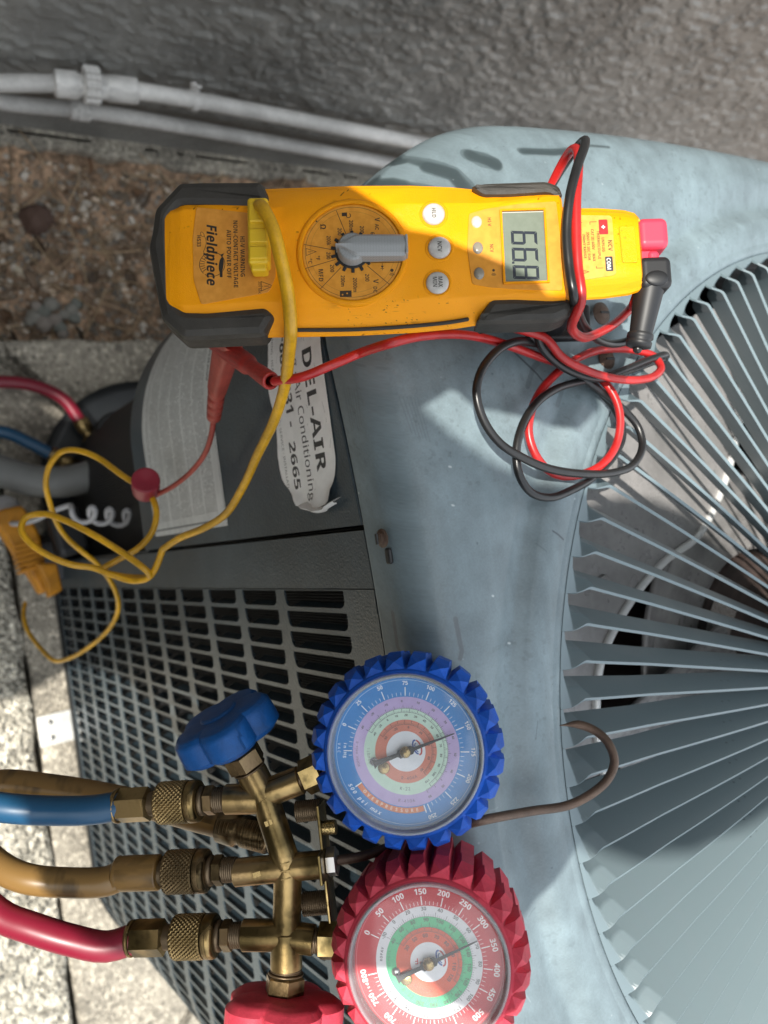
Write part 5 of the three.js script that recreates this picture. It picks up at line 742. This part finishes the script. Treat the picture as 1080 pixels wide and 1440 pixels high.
  const redDial = canvasTex(1400, 1400, (c, S) => drawDial(c, S, {
    outer: '#bf2530', r: [0.71, 0.575, 0.44, 0.25], cols: ['#d6d6d8', '#45b47a', '#d0512b'], min: 0, max: 800, step: 10, big: 50, mid: 50, k: 0.405, size: 72, small: 46,
    names: (v) => (v === 800 ? '800' : String(v)),
    scales: [[0.575, 0.635, 214, 500, 100, [-30, 0, 20, 30, 40, 50, 60, 70, 80, 90, 100, 110, 120, 130, 140, 150], 0.675], [0.44, 0.50, 214, 470, 100, [40, 60, 80, 90, 100, 120, 130, 140, 150, 160, 170, 180, 190, 200], 0.535], [0.385, 0.44, 216, 400, 70, [30, 50, 60, 70, 80, 90, 110, 120], 0.335]],
    after: (c, C, R, txt, rad) => { 'R-410A'.split('').forEach((s, i) => txt(s, rad(150 - i * 5), 0.65, 'bold 44px sans-serif', '#45424a', true)); 'R-22'.split('').forEach((s, i) => txt(s, rad(140 - i * 5.5), 0.50, '42px sans-serif', '#2c4436', true)); 'R-404A'.split('').forEach((s, i) => txt(s, rad(128 - i * 7), 0.36, '38px sans-serif', '#5a2a1c', true)); c.save(); c.translate(C - 0.14 * R, C - 0.02 * R); c.rotate(Math.PI); c.fillStyle = '#c4404a'; c.font = 'bold 74px sans-serif'; c.textAlign = 'center'; c.textBaseline = 'middle'; c.fillText('°F', 0, 0); c.restore(); 'VAPOR'.split('').forEach((s, i) => txt(s, rad(200 - i * 3.4), 0.64, 'bold 34px sans-serif', '#3a3a3e')); 'LIQUID'.split('').forEach((s, i) => txt(s, rad(199 - i * 4), 0.54, '30px sans-serif', '#3a3a3e')); 'psi'.split('').forEach((s, i) => txt(s, rad(166 - i * 3), 0.88, 'bold 40px sans-serif', '#f0e4e0', true)); c.strokeStyle = 'rgba(240,220,220,0.5)'; c.lineWidth = 4; c.beginPath(); c.arc(C, C, 0.975 * R, 0, 7); c.stroke(); },
  }));
  gauge(-45.7, 58, [[-35.4, 10.5, 0], [-38.4, 20, 0]], M.rubberBlue, blueDial, 209 + 0.9 * 152 - 360, 'blue low pressure gauge in a ribbed rubber boot');
  gauge(32.5, 57, [[29.8, 10.0, 0], [30.8, 20, 0]], M.rubberRed, redDial, 209 + 0.405 * 325 - 360, 'red high pressure gauge in a ribbed rubber boot');
  // hanger plate, bolts and hook
  part('hanger_plate', boxUV(mm(merge([rbox(50, 1.4, 14, 0.5, 1, 15.4, -6), rbox(12, 1.4, 10, 0.5, 0, 15.5, 4)]))), M.brassBright, manifold);
  part('hanger_nut', nut(6.0, 4.6, [0, 16.2, -3], [0, 20.8, -3]), M.steel, manifold);
  part('hose_post', thread(5, [18, 15, -9], [18, 3, -9]), M.thread, manifold);
  part('hose_post', thread(4.6, [-20, 15, -10], [-20, 4, -10]), M.thread, manifold);
  part('stud', rod(3, [-14, 16, -2], [-14, 22, -2]), M.brassBright, manifold);
  const hookPts = [mv(0, 16, -3), mv(0, 30, -6), gl(atD(560, 1187, 0.355)), gl(atD(615, 1171, 0.362)), gl(onY(672, 1155, 0.752)), gl(onY(745, 1141, 0.756)), gl(onY(800, 1132, 0.760)), gl(onY(832, 1116, 0.764)), gl(onY(855, 1095, 0.766)), gl(onY(864, 1071, 0.766)), gl(onY(856, 1046, 0.763)), gl(onY(839, 1029, 0.758)), gl(onY(814, 1019, 0.752)), gl(onY(788, 1020, 0.747))];
  const hook = part('hook', tube(hookPts, 0.0021, { seg: 160, radial: 12, radius: (s) => 0.0021 * (1 - 0.85 * sstep(0.95, 1, s)) }), M.rustSteel, manifold, 'bent steel hook caught over the grille');
  manifold.quaternion.setFromRotationMatrix(new THREE.Matrix4().makeBasis(GX, GY, GZ)); manifold.position.copy(GO);
}
// charging hoses: each with its own coupling screwed to a port
const gp = (x, y, z) => gw(x, y, z);
function coupling(t, a, dir, brass, ferruleMat, ferrule) {            // a: port end in manifold mm, dir: unit direction away
  const P = (d) => [a[0] + dir[0] * d, a[1] + dir[1] * d, a[2] + dir[2] * d], W = new THREE.Matrix4().makeBasis(GX, GY, GZ).setPosition(GO), add = (n, g, m) => part(n, boxUV(g.applyMatrix4(W)), m, t);
  add('port_thread', thread(5.2, P(-1), P(5)), M.thread);
  add('adapter_nut', nut(6.3, 4.4, P(4.6), P(9), 0.5), M.brassDark);
  add('seat_ring', turned([[0, 0], [5, 0], [6.2, 0.8], [6.2, 2.2], [5, 3], [0, 3]], P(9), P(12)), M.thread);
  add('collar', turned([[0, 0], [7.6, 0], [8.7, 0.8], [8.9, 2.4], [8.9, 4.4], [8.2, 5], [0, 5]], P(11.4), P(16)), brass);
  add('knurled_nut', knurl(9.0, P(16.4), P(30)), brass);
  add('neck', rod(5.2, P(29), P(36)), M.thread);
  if (ferrule === 'hex') { add('ferrule', nut(7.4, 15, P(34), P(50), 1.0), brass); add('ferrule_lip', turned([[0, 0], [6.8, 0], [7.4, 0.6], [7.2, 1.8], [6.2, 2.4], [0, 2.4]], P(48.4), P(51)), brass); return P(48); }
  add('ferrule', turned([[0, 0], [6.4, 0], [7.3, 1], [7.3, 17], [7.0, 18], [7.4, 19], [6.8, 20], [0, 20]], P(33), P(53)), M.hoseYellow); return P(50);
}
const HR = 0.0062;
{
  const t = thing('blue_hose', 'blue charging hose with brass couplings, on the port nearest the blue valve knob', 'hose');
  const e = coupling(t, [-30.2, -24, 0], [-0.03, -0.998, -0.05], M.brass, M.brass, 'hex');
  const far = [atD(0, 1135, 0.352), atD(-90, 1115, 0.36), atD(-190, 1060, 0.40), atD(-250, 950, 0.50), atD(-230, 820, 0.64), atD(-160, 700, 0.80), atD(-80, 625, 0.90), atD(0, 607, 0.925), atD(40, 622, 0.932), atD(76, 641, 0.94)];
  part('hose', tube([gp(...e), atD(130, 1139, 0.354), atD(70, 1140, 0.353), ...far], HR, { seg: 260, radial: 20, radius: (s) => lerp(HR, 0.0072, sstep(0.3, 0.7, s)) }), M.hoseBlue, t);
  const A = atD(70, 638, 0.938), B = atD(104, 655, 0.948); part('end_fitting', aim(lathe([[0, 0], [0.0085, 0], [0.0092, 0.002], [0.0092, 0.012], [0.007, 0.013], [0.007, 0.018], [0.0085, 0.019], [0.0085, 0.030], [0, 0.031]], 20), A, B), M.brass, t);
  tagBase(t, atD(0, 1135, 0.352).setY(0));
}
{
  const t = thing('red_hose', 'dark red charging hose with brass couplings, the lowest of the hoses at the manifold', 'hose');
  const e = coupling(t, [25.2, -22, 0], [-0.04, -0.998, -0.03], M.brass, M.brass, 'hex');
  const far = [atD(0, 1287, 0.348), atD(-60, 1230, 0.35), atD(-150, 1100, 0.40), atD(-230, 900, 0.54), atD(-220, 720, 0.72), atD(-140, 590, 0.87), atD(-60, 545, 0.925), atD(0, 537, 0.945), atD(50, 543, 0.955), atD(90, 562, 0.962), atD(114, 594, 0.968)];
  part('hose', tube([gp(...e), atD(150, 1331, 0.347), atD(100, 1322, 0.346), atD(45, 1305, 0.346), ...far], HR, { seg: 260, radial: 20, radius: (s) => lerp(HR, 0.0072, sstep(0.3, 0.7, s)) }), M.hoseRed, t);
  const A = atD(112, 590, 0.967), B = atD(132, 622, 0.975); part('end_fitting', aim(lathe([[0, 0], [0.0085, 0], [0.0092, 0.002], [0.0092, 0.014], [0.007, 0.015], [0.007, 0.022], [0.011, 0.023], [0.011, 0.036], [0, 0.037]], 20), A, B), M.brass, t);
  tagBase(t, atD(0, 1285, 0.35).setY(0));
}
{
  const t = thing('yellow_hose', 'worn yellow brown charging hose doubling back from the middle port to its parked end', 'hose');
  const e = coupling(t, [-1.2, -23, 0], [-0.045, -0.998, -0.03], M.brassDark, M.brass, 'round');
  part('hose', tube([gp(...e), atD(150, 1239, 0.352), atD(90, 1241, 0.352), atD(40, 1236, 0.352), atD(5, 1222, 0.356), atD(-30, 1190, 0.366), atD(-50, 1150, 0.378), atD(-40, 1112, 0.388), atD(0, 1101, 0.392), atD(70, 1107, 0.392), atD(150, 1120, 0.390), atD(230, 1138, 0.385), atD(290, 1154, 0.378), atD(318, 1161, 0.374)], HR, { seg: 260, radial: 20 }), M.hoseYellow, t);
  const A = atD(312, 1160, 0.375), B = atD(372, 1176, 0.368); part('end_fitting', boxUV(aim(lathe([[0, 0], [0.0078, 0], [0.0080, 0.008], [0.0066, 0.009], [0.0066, 0.011], [0.0072, 0.012], [0.0072, 0.024], [0, 0.025]], 24), A, B)), M.brassDark, t);
  tagBase(t, atD(0, 1180, 0.37).setY(0));
}
// ================================================================ small things at the foot of the unit
{
  const t = thing('suction_line', 'thick grey insulated refrigerant line curving into the opening at the foot of the unit', 'pipe');
  part('insulation', tube([atD(-60, 640, 0.90), atD(0, 662, 0.90), atD(50, 676, 0.905), atD(100, 676, 0.915), atD(150, 660, 0.93), atD(195, 636, 0.945), atD(240, 610, 0.96)], 0.0175, { seg: 80, radial: 20 }), M.conduit, t); tagBase(t, atD(50, 680, 0.905));
}
{
  const t = thing('service_valve', 'brass service valve with a black round cap at the foot of the unit', 'valve');
  const a = atD(164, 606, 0.93), b = atD(170, 612, 0.985);
  part('valve_cap', [aim(lathe([[0, 0], [0.019, 0], [0.0225, 0.003], [0.0235, 0.010], [0.0235, 0.045], [0.020, 0.05], [0, 0.05]], 30), a, b)], M.plugBlack, t);
  part('valve_body', [aim(hex(0.013, 0.035, 0.002), atD(128, 624, 0.974), atD(168, 640, 0.985)), aim(lathe([[0, 0], [0.009, 0], [0.009, 0.03], [0, 0.03]], 16), atD(104, 656, 0.95), atD(128, 664, 0.97))].map(boxUV), M.brassDark, t);
  part('liquid_line', tube([atD(96, 652, 0.965), atD(135, 672, 0.985), atD(180, 690, 1.0)], 0.006, { seg: 20 }), M.brassDark, t);
  tagBase(t, b.clone());
}
{
  const t = thing('coiled_wire', 'white coiled low voltage wire entering the unit below the red hose', 'wire'), pts = [];
  const W = (x, y, d) => atD(x / 3.2, 500 + y / 3.2, d);
  pts.push(W(-40, 755, 0.86), W(0, 752, 0.86), W(80, 757, 0.84), W(170, 735, 0.81), W(250, 695, 0.79), W(320, 676, 0.78));
  for (let i = 0; i <= 44; i++) { const f = i / 44, ang = f * 3.15 * 6.2832 + 4.4, cx = lerp(352, 600, f), cy = lerp(712, 735, f); pts.push(W(cx + 34 * Math.sin(ang) * 0.9, cy - 36 * Math.cos(ang + 3.1), 0.775 + 0.01 * Math.cos(ang) + 0.03 * f)); }
  part('wire', tube(pts, 0.0026, { seg: 260, radial: 8 }), M.foam, t); tagBase(t, W(300, 760, 0.80));
}
{
  const t = thing('black_fitting', 'black plastic conduit elbow lying in the gap between the pad and the unit foot', 'conduit fitting'), W = (x, y, d) => atD(x / 3.2, 500 + y / 3.2, d);
  part('elbow', tube([W(150, 880, 0.92), W(210, 900, 0.935), W(270, 830, 0.94), W(320, 800, 0.96)], 0.020, { seg: 40, radial: 18 }), M.plugBlack, t);
  part('collar', aim(lathe([[0, 0], [0.023, 0], [0.025, 0.002], [0.025, 0.016], [0.023, 0.018], [0, 0.018]], 26), W(235, 930, 0.915), W(225, 870, 0.955)), M.plugBlack, t);
  tagBase(t, W(220, 900, 0.93));
}
{
  const t = thing('tape_wrap', 'crumpled white tape wrapped round the wire behind the orange clamp', 'tape'), W = (x, y, d) => atD(x / 3.2, 500 + y / 3.2, d);
  for (const [x, y, r] of [[10, 690, 0.0125], [0, 790, 0.010]]) { const p = W(x, y, 0.885), g = new THREE.IcosahedronGeometry(r, 4), q = g.attributes.position; for (let i = 0; i < q.count; i++) { const k = 0.8 + 0.5 * fbm(q.getX(i) * 130 + 9, q.getY(i) * 130 + q.getZ(i) * 90 + 9, 5, 3); q.setXYZ(i, q.getX(i) * k * 1.3, q.getY(i) * k, q.getZ(i) * k); } g.computeVertexNormals(); part('tape', g.translate(p.x, p.y, p.z), M.foam, t); }
  tagBase(t, W(5, 740, 0.885));
}
// ================================================================ THE PHOTOGRAPHER, outside the picture, whose shade falls on the unit
{
  const t = thing('person', 'person in dark work clothes bending over the unit and holding up a phone', 'person');
  const bones = [ // from, to, radii
    [V(-0.66, 0.92, -0.16), V(-0.42, 1.24, -0.14), 0.14, 0.15], [V(-0.66, 0.92, -0.25), V(-0.64, 0.48, -0.28), 0.095, 0.07], [V(-0.66, 0.92, -0.07), V(-0.64, 0.48, -0.05), 0.095, 0.07], [V(-0.64, 0.48, -0.28), V(-0.74, 0.08, -0.28), 0.065, 0.045], [V(-0.64, 0.48, -0.05), V(-0.74, 0.08, -0.05), 0.065, 0.045], [V(-0.74, 0.05, -0.28), V(-0.60, 0.035, -0.30), 0.045, 0.035], [V(-0.74, 0.05, -0.05), V(-0.60, 0.035, -0.04), 0.045, 0.035],
    [V(-0.39, 1.30, -0.29), V(-0.24, 1.09, -0.24), 0.06, 0.055], [V(-0.38, 1.30, 0.0), V(-0.25, 1.09, 0.06), 0.055, 0.048], [V(-0.24, 1.09, -0.24), V(-0.065, 1.062, -0.125), 0.055, 0.034], [V(-0.25, 1.09, 0.06), V(-0.06, 1.055, 0.105), 0.048, 0.032],
    [V(-0.40, 1.29, -0.27), V(-0.39, 1.29, -0.02), 0.085, 0.085], [V(-0.37, 1.33, -0.12), V(-0.30, 1.40, -0.035), 0.055, 0.055], [V(-0.27, 1.42, -0.006), V(-0.23, 1.47, 0.008), 0.085, 0.090], [V(-0.23, 1.37, 0.006), V(-0.20, 1.38, 0.010), 0.05, 0.045],
  ];
  const hand = (x, z, s) => { bones.push([V(x - 0.02, 1.058, z + s * 0.01), V(x + 0.02, 1.066, z - s * 0.012), 0.024, 0.021]); for (let i = 0; i < 4; i++) bones.push([V(x + 0.0 + i * 0.014, 1.058 + i * 0.008, z - s * 0.012), V(x + 0.012 + i * 0.014, 1.072 + i * 0.009, z - s * (0.030 + 0.004 * (i % 3))), 0.009, 0.0075]); bones.push([V(x - 0.02, 1.05, z - s * 0.005), V(x, 1.078, z - s * 0.028), 0.010, 0.009]); };
  hand(-0.02, -0.121, -1); hand(-0.03, 0.120, 1);
  const res = 150, size = 1.0, mc = new MarchingCubes(res, new THREE.MeshStandardMaterial(), false, false, 400000);
  const cx = -0.36, cy = 0.83, cz = -0.10, half = 0.86; mc.isolation = 0;
  const smin = (a, b, k) => { const h = clamp(0.5 + 0.5 * (b - a) / k); return lerp(b, a, h) - k * h * (1 - h); };
  const f = mc.field; for (let k = 0; k < res; k++) for (let j = 0; j < res; j++) for (let i = 0; i < res; i++) {
    const x = cx + half * (2 * i / res - 1), y = cy + half * (2 * j / res - 1), z = cz + half * (2 * k / res - 1); let d = 1;
    for (const [a, b, ra, rb] of bones) { const bx = b.x - a.x, by = b.y - a.y, bz = b.z - a.z, h = clamp(((x - a.x) * bx + (y - a.y) * by + (z - a.z) * bz) / (bx * bx + by * by + bz * bz)), dx = x - a.x - bx * h, dy = y - a.y - by * h, dz = z - a.z - bz * h, q = Math.sqrt(dx * dx + dy * dy + dz * dz) - lerp(ra, rb, h); d = ra < 0.03 ? Math.min(d, q) : smin(d, q, 0.03); }
    f[k * res * res + j * res + i] = -d;
  }
  mc.update();
  const n = mc.count, p = new Float32Array(n * 3), nn = new Float32Array(n * 3); for (let i = 0; i < n; i++) { for (let a = 0; a < 3; a++) { p[i * 3 + a] = [cx, cy, cz][a] + half * mc.positionArray[i * 3 + a]; nn[i * 3 + a] = mc.normalArray[i * 3 + a]; } }
  const g = new THREE.BufferGeometry(); g.setAttribute('position', new THREE.BufferAttribute(p, 3)); g.setAttribute('normal', new THREE.BufferAttribute(nn, 3)); g.setAttribute('uv', new THREE.BufferAttribute(new Float32Array(n * 2), 2));
  part('body', g, new THREE.MeshStandardMaterial({ color: lin(0.10, 0.095, 0.09), roughness: 0.85 }), t);
  const hair = new THREE.SphereGeometry(0.097, 24, 14, 0, 6.3, 0, 1.7); hair.rotateZ(0.5).translate(-0.25, 1.455, 0.002); part('hair', hair, new THREE.MeshStandardMaterial({ color: lin(0.02, 0.015, 0.01), roughness: 0.7 }), t);
  tagBase(t, V(-0.66, 0, -0.16));
  const ph = thing('phone', 'black phone held level in both hands', 'phone');
  part('case', rbox(0.072, 0.008, 0.150, 0.004, 0, 0, 0, 4), M.black, ph); part('screen', rbox(0.066, 0.0006, 0.142, 0.0002, 0, 0.0043, 0), M.plugBlack, ph);
  ph.position.set(-0.026, 1.056, 0.028); ph.rotation.z = 0.59;
}
renderer.render(scene, camera);
